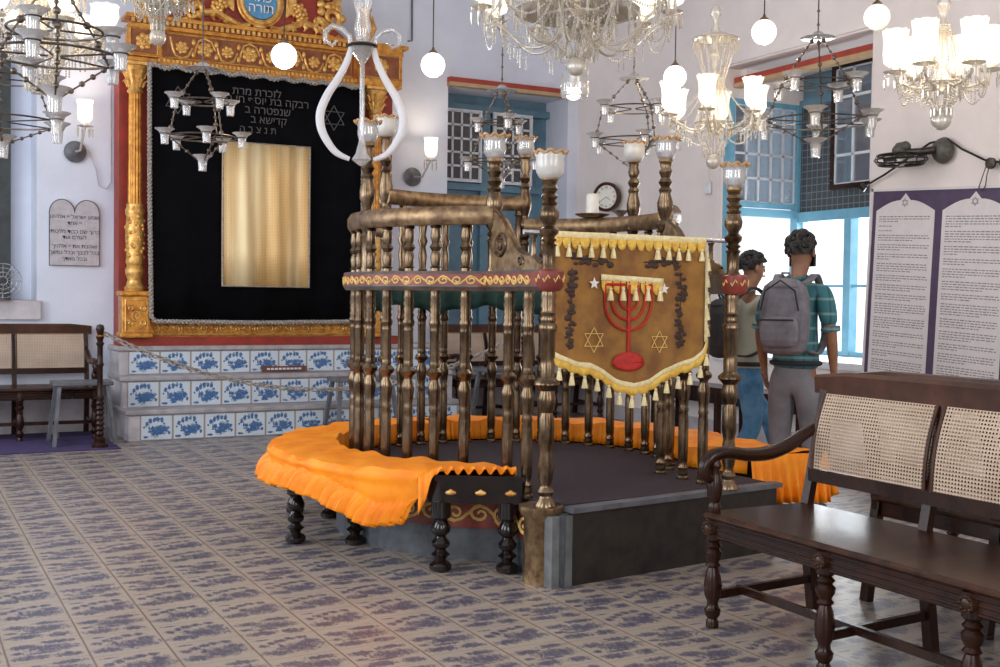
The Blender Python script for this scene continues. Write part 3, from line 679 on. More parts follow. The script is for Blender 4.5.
# lower rail
ringp = keyhole(RR, HN, 4.60, 4.64, .07, None, .572, .55)
m = B(); m.sweep([(x, y, 1.42) for x, y in ringp], [(-.05, -.05), (.052, -.05), (.066, -.03), (.066, -.022), (.058, -.018), (.058, .030), (.066, .036), (.06, .05), (-.05, .05)], smooth=False); m.build('lower_rail', 'rail_grey', bim)
rp2 = keyhole(RR, HN, 4.61, 4.655, .05, None, .572, .55)
m = B(); m.sweep([(x, y, 1.42) for x, y in rp2], [(.056, -.030), (.0645, -.030), (.0645, .036), (.056, .036)], smooth=False)
m.build('rail_band', 'rail_red', bim)
m = B(); scrolls(m, rp2, 1.423, .022, .070, .0045, .0655); m.build('rail_scrolls', 'thread_gold', bim)
for x, y in ((CX-.572, 4.60), (CX+.55, 4.64)):
    m = B(); m.lathe([(.05, 1.37), (.066, 1.39), (.066, 1.46), (.05, 1.47)], (x, y, 0), 18); m.build('rail_end', 'rail_red', bim)
    m = B()
    for k in range(5): a = PI+ k*PI/4; m.tube([(x+.066*math.cos(a+q*.25), y+.068*math.sin(a+q*.25), 1.427+.015*math.sin(q*PI)) for q in (-1, -.5, 0, .5, 1)], .0035, 4)
    m.build('end_scrolls', 'thread_gold', bim)
# balusters below the rail
BAL = [(.040, 0), (.040, .012), (.030, .02), (.036, .035), (.030, .05), (.036, .062), (.027, .08), (.031, .10), (.033, .15), (.033, .33), (.028, .36), (.034, .375), (.028, .39), (.034, .43), (.041, .475), (.040, .50), (.026, .53), (.030, .545), (.050, .56), (.052, .575), (.030, .595), (.034, .605), (.030, .62), (.031, .63), (.031, .78), (.034, .79), (.030, .80), (.036, .815), (.040, .83), (.030, .85), (.036, .865), (.029, .88), (.035, .895), (.029, .91), (.036, .925), (.030, .945), (.035, .955), (.030, .975), (.034, 1)]
POST = [(.062, 0), (.062, .01), (.040, .035), (.034, .05), (.046, .07), (.034, .09), (.030, .10), (.040, .14), (.044, .19), (.034, .25), (.036, .27), (.044, .30), (.042, .41), (.034, .435), (.044, .45), (.052, .50), (.040, .535), (.055, .55), (.072, .565), (.070, .578), (.040, .60), (.042, .66), (.037, .68), (.042, .69), (.042, .80), (.050, .815), (.052, .835), (.038, .85), (.044, .865), (.036, .88), (.044, .895), (.036, .91), (.044, .93), (.036, .95), (.044, .97), (.038, 1)]
bm_ = MB(); bm_.lathe([(r*.84, Z0+(ZR0-Z0)*z) for r, z in BAL], (0, 0, 0), 14)
bal0 = bm_.build('baluster', 'aged_brass', bim)
SPN = [(.024, 0), (.022, .08), (.028, .10), (.020, .13), (.026, .30), (.018, .42), (.030, .50), (.018, .58), (.026, .70), (.020, .87), (.028, .90), (.022, .93), (.022, 1)]
HR = {'a': 1.735, 'b': 1.95, 'c': 1.80}
def seg_of(deg):      # deg clockwise from the ark side, 0 = towards the ark
    d = (deg+180) % 360-180
    return 'b' if abs(d) < 33 else ('a' if d < 0 else 'c')
aj = math.degrees(math.asin(HN/RR)); NB = 27
first = True; degs = []
for i in range(NB+1):
    d = 180-aj-(360-2*aj-9)*i/NB; degs.append(d)
    pos = (RR*math.sin(math.radians(d)), RR*math.cos(math.radians(d)), 0)
    o = bal0 if first else copy_obj(bal0, bim); first = False; o.location = pos; o.rotation_euler.z = i*.7
for sx, ys in ((-1, (4.86, 5.06)), (1, (4.86, 5.03))):
    for y in ys: o = copy_obj(bal0, bim); o.location = (sx*HN, y-CYY, 0)
sp = {}
for k in 'abc':
    m = MB(); m.lathe([(r*1.12, ZR1-.01+(HR[k]-.008-ZR1+.01)*z) for r, z in SPN], (0, 0, 0), 10); sp[k] = m.build('spindle', 'aged_brass', bim)
usd = set()
for d in degs:
    if abs(abs((d+180) % 360-180)) > 180-aj-4: continue
    k = seg_of(d); o = sp[k] if k not in usd else copy_obj(sp[k], bim); usd.add(k)
    o.location = (RR*math.sin(math.radians(d)), RR*math.cos(math.radians(d)), 0)
# entry posts stand from deck to rail
pm = MB(); pm.lathe([(r*.86, Z0+(ZR0-Z0)*z) for r, z in POST], (0, 0, 0), 18); post0 = pm.build('entry_post', 'aged_brass', bim)
post0.location = (-.572, 4.61-CYY, 0); o = copy_obj(post0, bim); o.location = (.55, 4.665-CYY, 0)
# upper posts with glass lamps
UP = [(.045, 0), (.045, .03), (.036, .06), (.037, .28), (.046, .30), (.030, .33), (.046, .36), (.030, .39), (.050, .43), (.054, .47), (.030, .51), (.034, .54), (.052, .60), (.054, .66), (.036, .74), (.046, .77), (.030, .80), (.048, .84), (.030, .88), (.046, .93), (.034, .97), (.040, 1)]
def lamp(parent, x, y, z, kind, s=1.0):
    pr = [(.020, 0), (.034, .012), (.050, .035), (.058, .065), (.054, .095), (.060, .115), (.070, .128)]
    if kind == 'cup': pr = [(.020, 0), (.048, .010), (.062, .035), (.066, .075), (.064, .10), (.074, .125)]
    m = MB(); m.lathe([(r*s, z+h*s) for r, h in pr], (x, y, 0), 24, cap=False); g = m.build('lamp_glass', 'frosted_glass' if kind == 'cup' else 'clear_glass', parent, thick=.003)
    m = MB(); top = pr[-1]; n = 48; r0, z0 = top[0]*s, z+top[1]*s
    m.tube([(x+(r0+.006*math.cos(9*2*PI*i/n))*math.cos(2*PI*i/n), y+(r0+.006*math.cos(9*2*PI*i/n))*math.sin(2*PI*i/n), z0+.007*math.cos(9*2*PI*i/n)) for i in range(n)], .0075*s, 6, True); m.build('ruffled_rim', 'amber_glass', g)
    m = MB(); m.lathe([(.030*s, z-.012), (.040*s, z), (.038*s, z+.02)], (x, y, 0), 14); m.build('lamp_holder', 'worn_brass', g)
posts = [((-.578), 4.60-CYY, 1.87, 'cup'), (.55, 4.66-CYY, 1.89, 'globe')]
for d, zt, kd in ((180+aj, 2.02, 'globe'), (180-aj-.01, 2.09, 'globe'), (-91, 2.155, 'globe'), (-32, 2.33, 'cup'), (33, 2.27, 'globe'), (83, 2.20, 'cup')):
    posts.append((RR*math.sin(math.radians(d)), RR*math.cos(math.radians(d)), zt, kd))
for i, (x, y, zt, kd) in enumerate(posts):
    m = MB(); m.lathe([(r*(.86 if i < 2 else .82), 1.46+(zt-1.46)*z) for r, z in UP], (x, y, 0), 16); p = m.build('lamp_post', 'aged_brass', bim)
    lamp(bim, x, y, zt+.012, kd, 1.0)
# upper rails
SEC = [(-.030, -.045), (-.044, -.022), (-.044, .026), (-.028, .05), (.028, .05), (.044, .026), (.044, -.022), (.030, -.045)]
def arc(d0, d1, z, r=RR): n = max(3, int(abs(d1-d0)/4)); return [(r*math.sin(math.radians(d0+(d1-d0)*i/n)), r*math.cos(math.radians(d0+(d1-d0)*i/n)), z) for i in range(n+1)]
for d0, d1, k in ((-(180-aj), -91, 'a'), (-91, -33, 'a'), (-33, 33, 'b'), (33, 83, 'c'), (83, 180-aj, 'c')):
    m = MB(); m.sweep(arc(d0, d1, HR[k]+.02), SEC); m.build('upper_rail', 'worn_brass', bim)
# scroll brackets stepping down to the entry posts
for sx in (-1, 1):
    x = sx*HN; yj = -RR*math.cos(math.radians(aj)); pf = Matrix(((0, 0, 1, x), (1, 0, 0, 0), (0, 1, 0, 0), (0, 0, 0, 1)))
    top = [(yj+.01, 1.78), (yj-.06, 1.765), (yj-.13, 1.72), (yj-.19, 1.65), (yj-.26, 1.58), (yj-.34, 1.545), (yj-.44, 1.535), (yj-.50, 1.50)]
    m = MB(); m.extr(top+[(yj-.50, 1.465), (yj+.01, 1.465)], pf, .045); m.build('scroll_bracket', 'worn_brass', bim)
    m = MB()
    for q in (-1, 1):
        m.tube([(x+q*.026, a, b) for a, b in spiral((yj-.12, 1.61), .008, .065, 1.8, .5, 26)], .010, 6)
        m.tube([(x+q*.026, a, b) for a, b in spiral((yj-.33, 1.515), .004, .028, 1.5, .5, 16)], .007, 6)
    m.tube([(x, a, b) for a, b in top], .014, 7); m.build('bracket_scroll', 'aged_brass', bim)
# green valance hung inside the rail, towards the ark
m = MB()
m.grid(lambda u, v: (CX+(RR-.09+.018*math.sin(u*120)*v)*math.sin(math.radians(-62+162*u)), CYY+(RR-.09+.018*math.sin(u*120)*v)*math.cos(math.radians(-62+162*u)), 1.40-(.145+.02*math.sin(u*23)+.012*math.sin(u*61))*v), 160, 3)
tag(m.build('valance', 'green_cloth', None, thick=.004), 'dark green gathered valance tied under the back rail of the platform', 'valance')
# ---------------------------------------------------------------- benches round the platform
def bench_edges(side, ri, ro, dend, inset=0.0):
    # inner and outer outline of a curved seat, from the end beside the entry round to the back; side -1 near left, +1 window side
    rows = []
    pi_, po = ((2.70, 4.81), (2.335, 5.03)) if side < 0 else ((4.235, 4.98), (4.62, 4.86))
    a0 = 143 if side < 0 else 128
    b0 = 134 if side < 0 else 128
    I0 = Vector((CX+side*ri*math.sin(math.radians(a0)), CYY+ri*math.cos(math.radians(a0)))); r0 = math.hypot(po[0]-CX, po[1]-CYY)
    pi_, po = Vector(pi_), Vector(po); n = 60
    for k in range(4): t = k/4; rows.append((pi_.lerp(I0, t), None))
    for k in range(n+1): a = math.radians(a0+(dend-a0)*k/n); rows.append((Vector((CX+side*ri*math.sin(a), CYY+ri*math.cos(a))), None))
    out = []; N = len(rows)
    for k in range(N):
        t = k/(N-1); a = math.radians(b0+(dend-b0)*t); f = max(0, 1-t*7); f = f*f*(3-2*f)
        R = ro+(r0-ro)*f; q = Vector((CX+side*R*math.sin(a), CYY+R*math.cos(a)))
        if side > 0 or k == 0: q = q.lerp(po, f if side > 0 else 1)
        out.append((rows[k][0], q))
    return out
def ringbench(side, dend, label, legt, ri=1.045, ro=1.38, z=.475):
    e = empty('curved_bench', (CX, CYY, 0), label, 'bench', 'black curved benches around the platform'); E_ = bench_edges(side, ri, ro, dend)
    def solid(m, z0, z1, oi, oo):
        vs = []; fs = []; n = len(E_)-1
        for I, O in E_:
            d = (O-I).normalized(); p, q = I+d*oi, O-d*oo
            vs += [(p.x-CX, p.y-CYY, z0), (q.x-CX, q.y-CYY, z0), (q.x-CX, q.y-CYY, z1), (p.x-CX, p.y-CYY, z1)]
        for i in range(n):
            for q in range(4): l = (q+1) % 4; fs.append([i*4+q, i*4+l, i*4+4+l, i*4+4+q])
        fs += [[3, 2, 1, 0], [n*4, n*4+1, n*4+2, n*4+3]]; m.add(vs, fs)
    m = MB(); solid(m, z-.028, z, 0, -.012); m.build('bench_top', 'black_lacquer', e)
    m = MB(); solid(m, z-.135, z-.028, .012, .012); m.build('apron', 'black_lacquer', e)
    LEG = [(.030, 0), (.044, .03), (.046, .09), (.036, .13), (.020, .16), (.026, .20), (.040, .24), (.026, .28), (.020, .31), (.036, .36), (.038, .41), (.024, .47), (.020, .50), (.038, .56), (.040, .62), (.030, .70), (.024, .73), (.040, .77), (.040, 1)]
    l0 = None
    for t in legt:
        I, O = E_[int(t*(len(E_)-1))]; d = (O-I).normalized()
        if t < .02: nx = E_[3][0]-E_[0][0]; nx = nx.normalized()*.05
        else: nx = Vector((0, 0))
        for p in (I+d*.05+nx, O-d*.05+nx):
            if l0 is None: mm = MB(); mm.lathe([(q*1.22, (z-.13)*h) for q, h in LEG], (0, 0, 0), 14); l0 = o = mm.build('leg', 'black_lacquer', e)
            else: o = copy_obj(l0, e)
            o.location = (p.x-CX, p.y-CYY, 0)
    return e, E_
bl, EL = ringbench(-1, 1, 'black curved bench at the near left of the platform, carved end left bare', (0, .33, .62, .97))
I, O = EL[0]; nrm = Vector((O.y-I.y, I.x-O.x)).normalized(); nrm = nrm if nrm.y < 0 else -nrm
for f in (.16, .5, .84):      # gilt ornaments on the bench end
    q = I.lerp(O, f)+nrm*.004
    m = MB(); m.T = Matrix.Translation((q.x-CX, q.y-CYY, .392)) @ Matrix.Rotation(math.atan2(O.y-I.y, O.x-I.x), 4, 'Z'); m.ball((0, 0, 0), .028, 8, (1, .3, .45)); m.ball((0, 0, .006), .012, 6, (1, .6, 1)); m.build('gilt_ornament', 'gold_light', bl)
_, ER = ringbench(1, 1, 'black curved bench on the window side of the platform, under the orange cover', (.02, .33, .66, .97))
def cover(E_, k0, label, zt=.500, seed=3, drop=.165, hang=False, extra=.10):
    random.seed(seed); ph = [random.uniform(0, 6) for _ in range(8)]; E_ = E_[:]
    I0, O0 = E_[0]; I1, O1 = E_[3]; E_[0] = (I0.lerp(I1, k0[0]), O0.lerp(E_[8][1], k0[1])); E_ = [E_[0]]+E_[(3 if k0[0] > .0 else 1):] if k0[1] < .2 else [E_[0]]+E_[6:]
    L = [0]
    for a, b in zip(E_, E_[1:]): L.append(L[-1]+(b[1]-a[1]).length)
    T = L[-1]; nu = int(T/.0055)
    def at(s):
        i = 0
        while i < len(L)-2 and L[i+1] < s: i += 1
        t = (s-L[i])/max(1e-6, L[i+1]-L[i]); return E_[i][0].lerp(E_[i+1][0], t), E_[i][1].lerp(E_[i+1][1], t)
    nt, ns = 8, 16
    vs = []; fs = []
    for iu in range(nu+1):
        s = T*iu/nu; I, O = at(s); d = (O-I).normalized(); I = I-d*.012; O = O+d*(.02+.008*math.sin(s*9+ph[0])); w = (O-I).length
        rf = math.sin(s*200+ph[3]+1.8*math.sin(s*11))*.6+math.sin(s*117+ph[4])*.4
        dr = drop+extra*math.exp(-((s-.16)/.26)**2)+.012*math.sin(s*7+ph[6])+.006*math.sin(s*31)
        for k in range(-3, nt+ns+1):
            if k < 0:
                u = -k/3; p = I-d*(.004+.008*u*(1+rf)); z = zt-.002-.125*u
            elif k <= nt:
                t = k/nt; p = I+d*w*t; z = zt+.006*math.sin(s*13+5*t+ph[1])+.005*math.sin(s*31+9*t+ph[2])-.012*t**5+.004*math.sin(s*19+t*13+ph[5])
            else:
                t = (k-nt)/ns; u = t; sag = .012*math.sin(min(1, u/.25)*PI)
                gl = 1-.105/max(.12, dr); g_ = max(0, (u-gl)/(1-gl)); p = O+d*(.008+sag+.028*u+.040*g_**.7-.012*math.exp(-((u-gl)/.09)**2)+.030*rf*min(1, g_*2.2)); z = zt-.018-dr*u+.010*rf*u
            vs.append((p.x-CX, p.y-CYY, z-zt))
    q = nt+ns+4
    for i in range(nu):
        for k in range(q-1): fs.append([i*q+k, i*q+q+k, i*q+q+k+1, i*q+k+1])
    e = empty('seat_cover', (CX, CYY, zt), label, 'cloth'); m = MB(); m.add(vs, fs, True); m.build('cloth', 'orange_satin', e, thick=.003)
    I, O = at(0); d = (O-I).normalized(); I = I-d*.01; O = O+d*.05; t2 = (at(.02)[0]-at(0)[0]); t2 = Vector((d.y, -d.x)); t2 = t2 if t2.y < 0 else -t2; W = (O-I).length
    def Q(u, v):
        p = I+d*W*u; w = math.sin(u*W*120+ph[2]); fall = max(0, (u-.83)/.17)
        if hang: return (p.x-CX+t2.x*(.02+.05*v+.022*w*v), p.y-CYY+t2.y*(.02+.05*v+.022*w*v), -.012-.27*v)
        return (p.x-CX+t2.x*(.055*v+.010*w*v), p.y-CYY+t2.y*(.055*v+.010*w*v), .016*math.sin(v*PI)+.016*w*v-.004*v-fall*(.03+.19*v))
    m = MB(); m.grid(Q, 90, 6); m.build('frill', 'orange_satin', e, thick=.003)
    return e
cover(EL, (.35, .10), 'orange satin cover with gathered frill on the near left curved bench', seed=4)
cover(ER, (0, 0), 'orange satin cover on the curved bench at the window side and back of the platform', seed=9, drop=.20, hang=True, extra=.06)
# ---------------------------------------------------------------- banner hung across the entry on a rod
YBn = 4.80
ban = empty('velvet_banner', (3.34, YBn, 1.68), 'bronze-gold velvet banner with red menorah, vines and tasselled edge, hung on a rod', 'banner')
def Bn(): m = MB(); m.T = rel(ban); return m
PX = lambda px, py: at_y(px, py, YBn-.02)
lx, rx = PX(553, 232).x, PX(707, 236).x; zt = PX(553, 233).z; 
bot = [(553, 357), (560, 361), (578, 368), (592, 369), (606, 376), (620, 386), (634, 389), (650, 385), (664, 375), (680, 369), (695, 364), (704, 355), (708, 340)]
bw = [(PX(*p).x, PX(*p).z) for p in bot]
def zb(x):
    for (a, b), (c, d) in zip(bw, bw[1:]):
        if x <= c: return b+(d-b)*max(0, min(1, (x-a)/(c-a+1e-9)))
    return bw[-1][1]
wav = lambda x, z: -.012*math.sin((x-lx)*13+.5)*min(1, (zt-z)/.3)-.006*math.sin((x-lx)*29)
def G(u, v): x = lx+(rx-lx)*u; z = zt+(zb(x)-zt)*v; return (x, YBn+wav(x, z), z)
m = Bn(); m.grid(G, 60, 24); m.build('velvet', 'banner_velvet', ban, thick=.006)
def on(x, z, off=.008): return Vector((x, YBn+wav(x, z)-off, z))
# edging with fringe and tassels
def tassel(x, y, z, s=1.0):
    m = Bn(); m.lathe([(.004*s, 0), (.009*s, -.006*s), (.006*s, -.014*s), (.009*s, -.02*s), (.016*s, -.058*s), (.015*s, -.062*s)], (x, y, z), 8); return m.build('tassel', 'tassel_cream', ban)
m = Bn(); m.grid(lambda u, v: on(lx+(rx-lx)*u, zt+.012-.028*v, .008+.004*math.sin(v*PI)), 60, 3); m.build('top_band', 'tassel_cream', ban)
m = Bn()
for k in range(17):
    x = lx+(rx-lx)*(k+.5)/17
    m.grid(lambda u, v: on(x+(u-.5)*.052, zt-.016-.055*v*math.sqrt(max(0, 1-(2*u-1)**2*.85)), .009), 8, 3)
m.build('scalloped_fringe', 'banner_gold', ban, thick=.003)
for k in (0, 1, 2, 3, 4, 5, 9, 10, 11, 12, 13):
    if k in (13,): continue
    x = lx+(rx-lx)*(k+.35)/14; p = on(x, zt-.05, .018); tassel(p.x, p.y, p.z, 1.0)
tassel(rx-.03, YBn-.02, zt-.05); tassel(lx+.62, YBn-.02, zt-.05)
edge = [Vector((x, 0, z)) for x, z in bw]
m = Bn(); n = 46
def eat(u):
    L = [0]
    for a, b in zip(edge, edge[1:]): L.append(L[-1]+(b-a).length)
    s = u*L[-1]
    for i in range(len(edge)-1):
        if s <= L[i+1]+1e-9: return edge[i]+(edge[i+1]-edge[i])*((s-L[i])/(L[i+1]-L[i]))
    return edge[-1]
m.grid(lambda u, v: tuple(on(eat(u).x, eat(u).z, .010)+Vector((0, 0, .030-.028*v))), n, 2); m.build('bottom_band', 'tassel_cream', ban, thick=.003)
m = Bn()
m.grid(lambda u, v: tuple(on(eat(u).x, eat(u).z, .012)+Vector((0, 0, .004-(.028+.014*abs(math.sin(u*14*PI)))*v))), 90, 2); m.build('bottom_fringe', 'banner_gold', ban, thick=.003)
for k in range(14): q = eat((k+.5)/14); tassel(q.x, YBn-.025, q.z-.035)
m = Bn(); m.grid(lambda u, v: (rx+.012*v-.0, YBn-.012-.01*v, zt-.06+(PX(708, 342).z-zt+.06)*u), 20, 1); m.build('side_band', 'tassel_cream', ban, thick=.004)
for k in range(5): tassel(rx+.012, YBn-.02, zt-.10-.085*k)
# pocket flap in the middle
fx0, fx1, fz = PX(602, 275).x, PX(664, 275).x, PX(602, 274).z
m = Bn(); m.grid(lambda u, v: tuple(on(fx0+(fx1-fx0)*u, fz-.03*v-.015*u, .014)), 14, 2); m.build('flap_band', 'tassel_cream', ban, thick=.003)
m = Bn()
for k in range(5): x = fx0+(fx1-fx0)*(k+.5)/5; m.grid(lambda u, v: tuple(on(x+(u-.5)*.066, fz-.032-.01*k/5-.062*v*math.sqrt(max(0, 1-(2*u-1)**2*.8)), .014)), 8, 2)
m.build('flap_fringe', 'banner_gold', ban, thick=.003)
for k in range(5): x = fx0+(fx1-fx0)*(k+.35)/5; tassel(x+.02, YBn-.03, fz-.065, 1.05)
# menorah
mc = PX(629, 340).x; z_t = PX(629, 287).z; z_b = PX(629, 352).z; z_f = PX(629, 372).z
m = Bn(); 
for i in range(1, 4):
    r = i*(PX(652, 300).x-mc)/3
    m.tube([on(mc+r*math.cos(PI+PI*k/18), z_t-.03+1.15*r*math.sin(PI+PI*k/18)-.03, .012) for k in range(19)], .007, 6)
    for s in (-1, 1): m.tube([on(mc+s*r, z_t-.06, .012), on(mc+s*r, z_t+.012, .012)], .007, 6)
m.tube([on(mc, z_t+.012, .012), on(mc, z_b, .012)], .009, 6)
m.tube([on(mc-.13, z_t+.012, .012), on(mc+.13, z_t+.012, .012)], .008, 6)
for i in range(-3, 4): m.tube([on(mc+i*(PX(652, 300).x-mc)/3, z_t+.018, .012), on(mc+i*(PX(652, 300).x-mc)/3, z_t+.04, .012)], [.006, .002], 6)
m.build('menorah', 'banner_red', ban)
m = Bn(); m.grid(lambda u, v: tuple(on(mc+.085*v*math.cos(2*PI*u), (z_b+z_f)/2-.005+(.055 if math.sin(2*PI*u) > 0 else .040)*v*math.sin(2*PI*u), .020)), 28, 3); m.build('menorah_base', 'banner_red', ban, thick=.004)
for px, py, mat, nm, r in ((594.5, 340, 'thread_gold', 'star_embroidery', .062), (660, 342, 'thread_gold', 'star_embroidery', .055)):
    c = PX(px, py); c.y = YBn-.016; m = Bn(); star_lines(m, vert_plane(c, (1, 0, 0)), r, .0022); m.build(nm, mat, ban)
for px, py in ((594.5, 283.5), (664.5, 289)):
    c = PX(px, py); c.y = YBn-.018; m = Bn(); m.extr(star_poly(.030, .013, 5), vert_plane(c, (1, 0, 0)), .004); m.build('white_star', 'thread_white', ban)
random.seed(5)
for pts in (((572, 258), (590, 260), (612, 262)), ((645, 262), (668, 262), (683, 266)), ((573, 268), (571, 290), (572, 310), (570, 330), (569, 350)), ((683, 275), (685, 295), (682, 315), (684, 335), (681, 348))):
    m = Bn(); W = [PX(*p) for p in pts]
    for a, b in zip(W, W[1:]):
        for k in range(9):
            q = a+(b-a)*(k+random.random()*.6)/9+Vector((random.uniform(-.028, .028), 0, random.uniform(-.022, .022)))
            c = on(q.x, q.z, .009); an = random.uniform(0, PI); s = random.uniform(.011, .021)
            m.ball(c, s, 6, (1, .25, random.uniform(.5, 1)))
    m.tube([on(q.x, q.z, .009) for q in W], .003, 4); m.build('vine_embroidery', 'vine_dark', ban)
m = MB(); m.lathe([(.012, -.62), (.012, .62)], (0, 0, 0), 12, axis=Matrix.Rotation(PI/2, 4, 'Y'))
rod = m.build('banner_rod', 'silver', None, loc=(3.30, YBn+.02, zt+.002)); tag(rod, 'thin metal rod lying across the platform rails, carrying the velvet banner', 'rod')
for s in (-1, 1):       # uprights on the bracket tops carry the rod
    m = MB(); m.lathe([(.016, 1.53), (.012, 1.55), (.012, zt-.03), (.020, zt-.012)], (s*HN, YBn+.02-CYY, 0), 10); m.build('rod_rest', 'aged_brass', bim)
# dish, candle and bowl on the back rail
def on_rail(deg, k): a = math.radians(deg); return Vector((CX+RR*math.sin(a), CYY+RR*math.cos(a), HR[k]+.073))
# ---------------------------------------------------------------- cane-back settees
TLEG = [(.020, 0), (.026, .01), (.026, .06), (.020, .09), (.030, .12), (.034, .17), (.024, .20), (.022, .24), (.034, .30), (.037, .40), (.030, .50), (.022, .56), (.032, .58), (.022, .61), (.034, .66), (.036, .70), (.024, .73), (.034, .76), (.022, .79), (.036, .82), (.036, 1)]
def settee(name, loc, rz, label, np_=3, pw=.635, cat='bench', grp='long cane-backed benches', wood='seat_wood', arms=(1, 1)):
    # local frame: x along the bench from its left arm, y from the front edge to the back, sitter faces -y
    e = empty(name, loc, label, cat, grp, rz); W = np_*pw; D = .54; SH = .475
    m = MB(); m.box((W/2, D/2-.02, SH-.012), (W+.05, D+.02, .028), bev=.010); m.build('seat', wood, e)
    m = MB(); m.box((W/2, .012, SH-.065), (W, .035, .078), bev=.006)
    for x in (0.0, W): m.box((x, D/2, SH-.06), (.035, D-.03, .07), bev=.006)
    m.box((W/2, D-.05, SH-.06), (W, .03, .07), bev=.006); m.build('seat_rail', 'dark_wood', e)
    m = MB(); 
    for dz in (-.045, -.065, -.085): m.tube([(0, -.007, SH+dz), (W, -.007, SH+dz)], .005, 5)
    m.build('rail_reeding', 'dark_wood', e)
    l0 = None; r0 = None
    for k in range(np_+1):
        x = k*pw
        if l0 is None: mm = MB(); mm.lathe([(r, (SH-.03)*z) for r, z in TLEG], (0, 0, 0), 16); l0 = o = mm.build('front_leg', 'dark_wood', e)
        else: o = copy_obj(l0, e)
        o.location = (x, .012, 0)
        if r0 is None:
            mm = MB(); mm.bar((0, .03, 0), (0, -.03, SH-.03), .045, .04, (0, 1, 0)); mm.bar((0, -.03, SH-.05), (0, .085, 1.0), .042, .034, (0, 1, 0)); r0 = o = mm.build('rear_post', 'dark_wood', e)
        else: o = copy_obj(r0, e)
        o.location = (x, D-.01, 0)
        m = MB(); m.tube([(x, -.008, SH-.065), (x, -.026, SH-.065)], [.034, .030], 18); m.tube([(x, -.026, SH-.065), (x, -.032, SH-.065)], [.020, .010], 12); 
        for q in range(8): m.ball((x+.022*math.cos(q*PI/4), -.027, SH-.065+.022*math.sin(q*PI/4)), .007, 5)
        m.build('rosette', wood, e)
        m = MB(); m.bar((x, .03, .135), (x, D-.02, .15), .022, .034); m.build('stretcher', 'dark_wood', e)
    m = MB(); m.bar((-.01, .15, .145), (W+.01, .15, .145), .022, .032); m.build('long_stretcher', 'dark_wood', e)
    # raked back
    def bk(z): return D-.04+(z-SH)*.205       # y of the back plane at height z
    m = MB(); pr = [(-.018, -.052), (.018, -.052), (.024, -.01), (.030, .03), (.022, .052), (-.006, .056), (-.024, .040), (-.020, 0)]
    vs = []; n = 14; z0 = .985
    xs = [-.055+(W+.11)*i/n for i in range(n+1)]
    for i, x in enumerate(xs):
        k = 1.0 if 0 < i < n else .72
        for y, z in pr: vs.append((x, bk(z0)+y*k, z0+z*k+(.0 if 0 < i < n else -.004)))
    q = len(pr); fs = [[i*q+j, i*q+(j+1) % q, (i+1)*q+(j+1) % q, (i+1)*q+j] for i in range(n) for j in range(q)]+[list(range(q-1, -1, -1)), [n*q+j for j in range(q)]]
    m.add(vs, fs, True); m.build('crest_rail', 'crest_wood', e)
    m = MB(); m.bar((0, bk(.60)+.0, .60), (W, bk(.60), .60), .03, .055); m.build('lower_back_rail', 'dark_wood', e)
    zb0, zb1 = .622, .945
    for k in range(np_):
        x0, x1 = k*pw+.020, (k+1)*pw-.020
        g = MB(); L = math.hypot(zb1-zb0, bk(zb1)-bk(zb0)); g.grid(lambda u, v: ((x1-x0)*u, -.022*math.sin(v*PI)*0-.018*math.sin(v*PI), L*v), 8, 10)
        o = g.build('cane_panel', 'cane', e); o.location = (x0, bk(zb0)-.012, zb0); o.rotation_euler.x = -math.atan2(bk(zb1)-bk(zb0), zb1-zb0)
        for xx in (x0-.002, x1+.002):
            m = MB(); m.tube([(xx, bk(zb0)-.014+(bk(zb1)-bk(zb0))*v-.018*math.sin(v*PI), zb0+(zb1-zb0)*v) for v in [i/8 for i in range(9)]], .008, 6)
            m.build('cane_bead', 'crest_wood', e)
    for s, x in ((0, 0.0), (1, W)):
        if not arms[s]: continue
        m = MB(); pts = [(x, bk(.80)-.01, .80), (x, D-.05, .775), (x, D-.13, .735), (x, D-.24, .703), (x, D-.36, .700), (x, .10, .712), (x, .03, .712), (x, -.02, .695), (x, -.045, .66), (x, -.035, .625), (x, -.005, .612), (x, .015, .630)]
        rr = [.020, .026, .030, .030, .028, .027, .028, .028, .026, .024, .020, .012]
        # smooth the arm curve
        def cr(P, R, n=4):
            o1, o2 = [], []
            for i in range(len(P)-1):
                p0, p1, p2, p3 = [Vector(P[max(0, min(len(P)-1, i+q))]) for q in (-1, 0, 1, 2)]
                for k in range(n): t = k/n; o1.append(.5*((2*p1)+(p2-p0)*t+(2*p0-5*p1+4*p2-p3)*t*t+(3*p1-p0-3*p2+p3)*t**3)); o2.append(R[i]+(R[i+1]-R[i])*t)
            return o1+[Vector(P[-1])], o2+[R[-1]]
        a, b = cr(pts, rr); m.tube(a, b, 10); arm = m.build('armrest', 'dark_wood', e)
        m = MB(); m.lathe([(.024, SH), (.030, SH+.02), (.020, SH+.04), (.030, SH+.07), (.034, SH+.11), (.022, SH+.15), (.018, SH+.17), (.028, SH+.19), (.020, SH+.21), (.022, SH+.25)], (x, .012, 0), 14); m.build('arm_post', 'dark_wood', arm)
    return e
# near bench: sitter faces the platform (-X); local x runs towards the camera
settee('cane_bench', (2.95, 3.70, 0), -PI/2, 'long wooden cane-back bench in the near right foreground, facing the platform', 4)
settee('cane_bench', (4.42, 1.20, 0), PI/2, 'dark bench standing back to back behind the near right cane bench', 4)
settee('cane_bench', (1.66-4*.64, 11.02, 0), 0, 'cane-back bench against the back wall left of the ark steps', 4, .64)
settee('cane_bench', (5.36, 11.02, 0), 0, 'cane-back bench against the back wall between ark steps and corner', 3, .60)
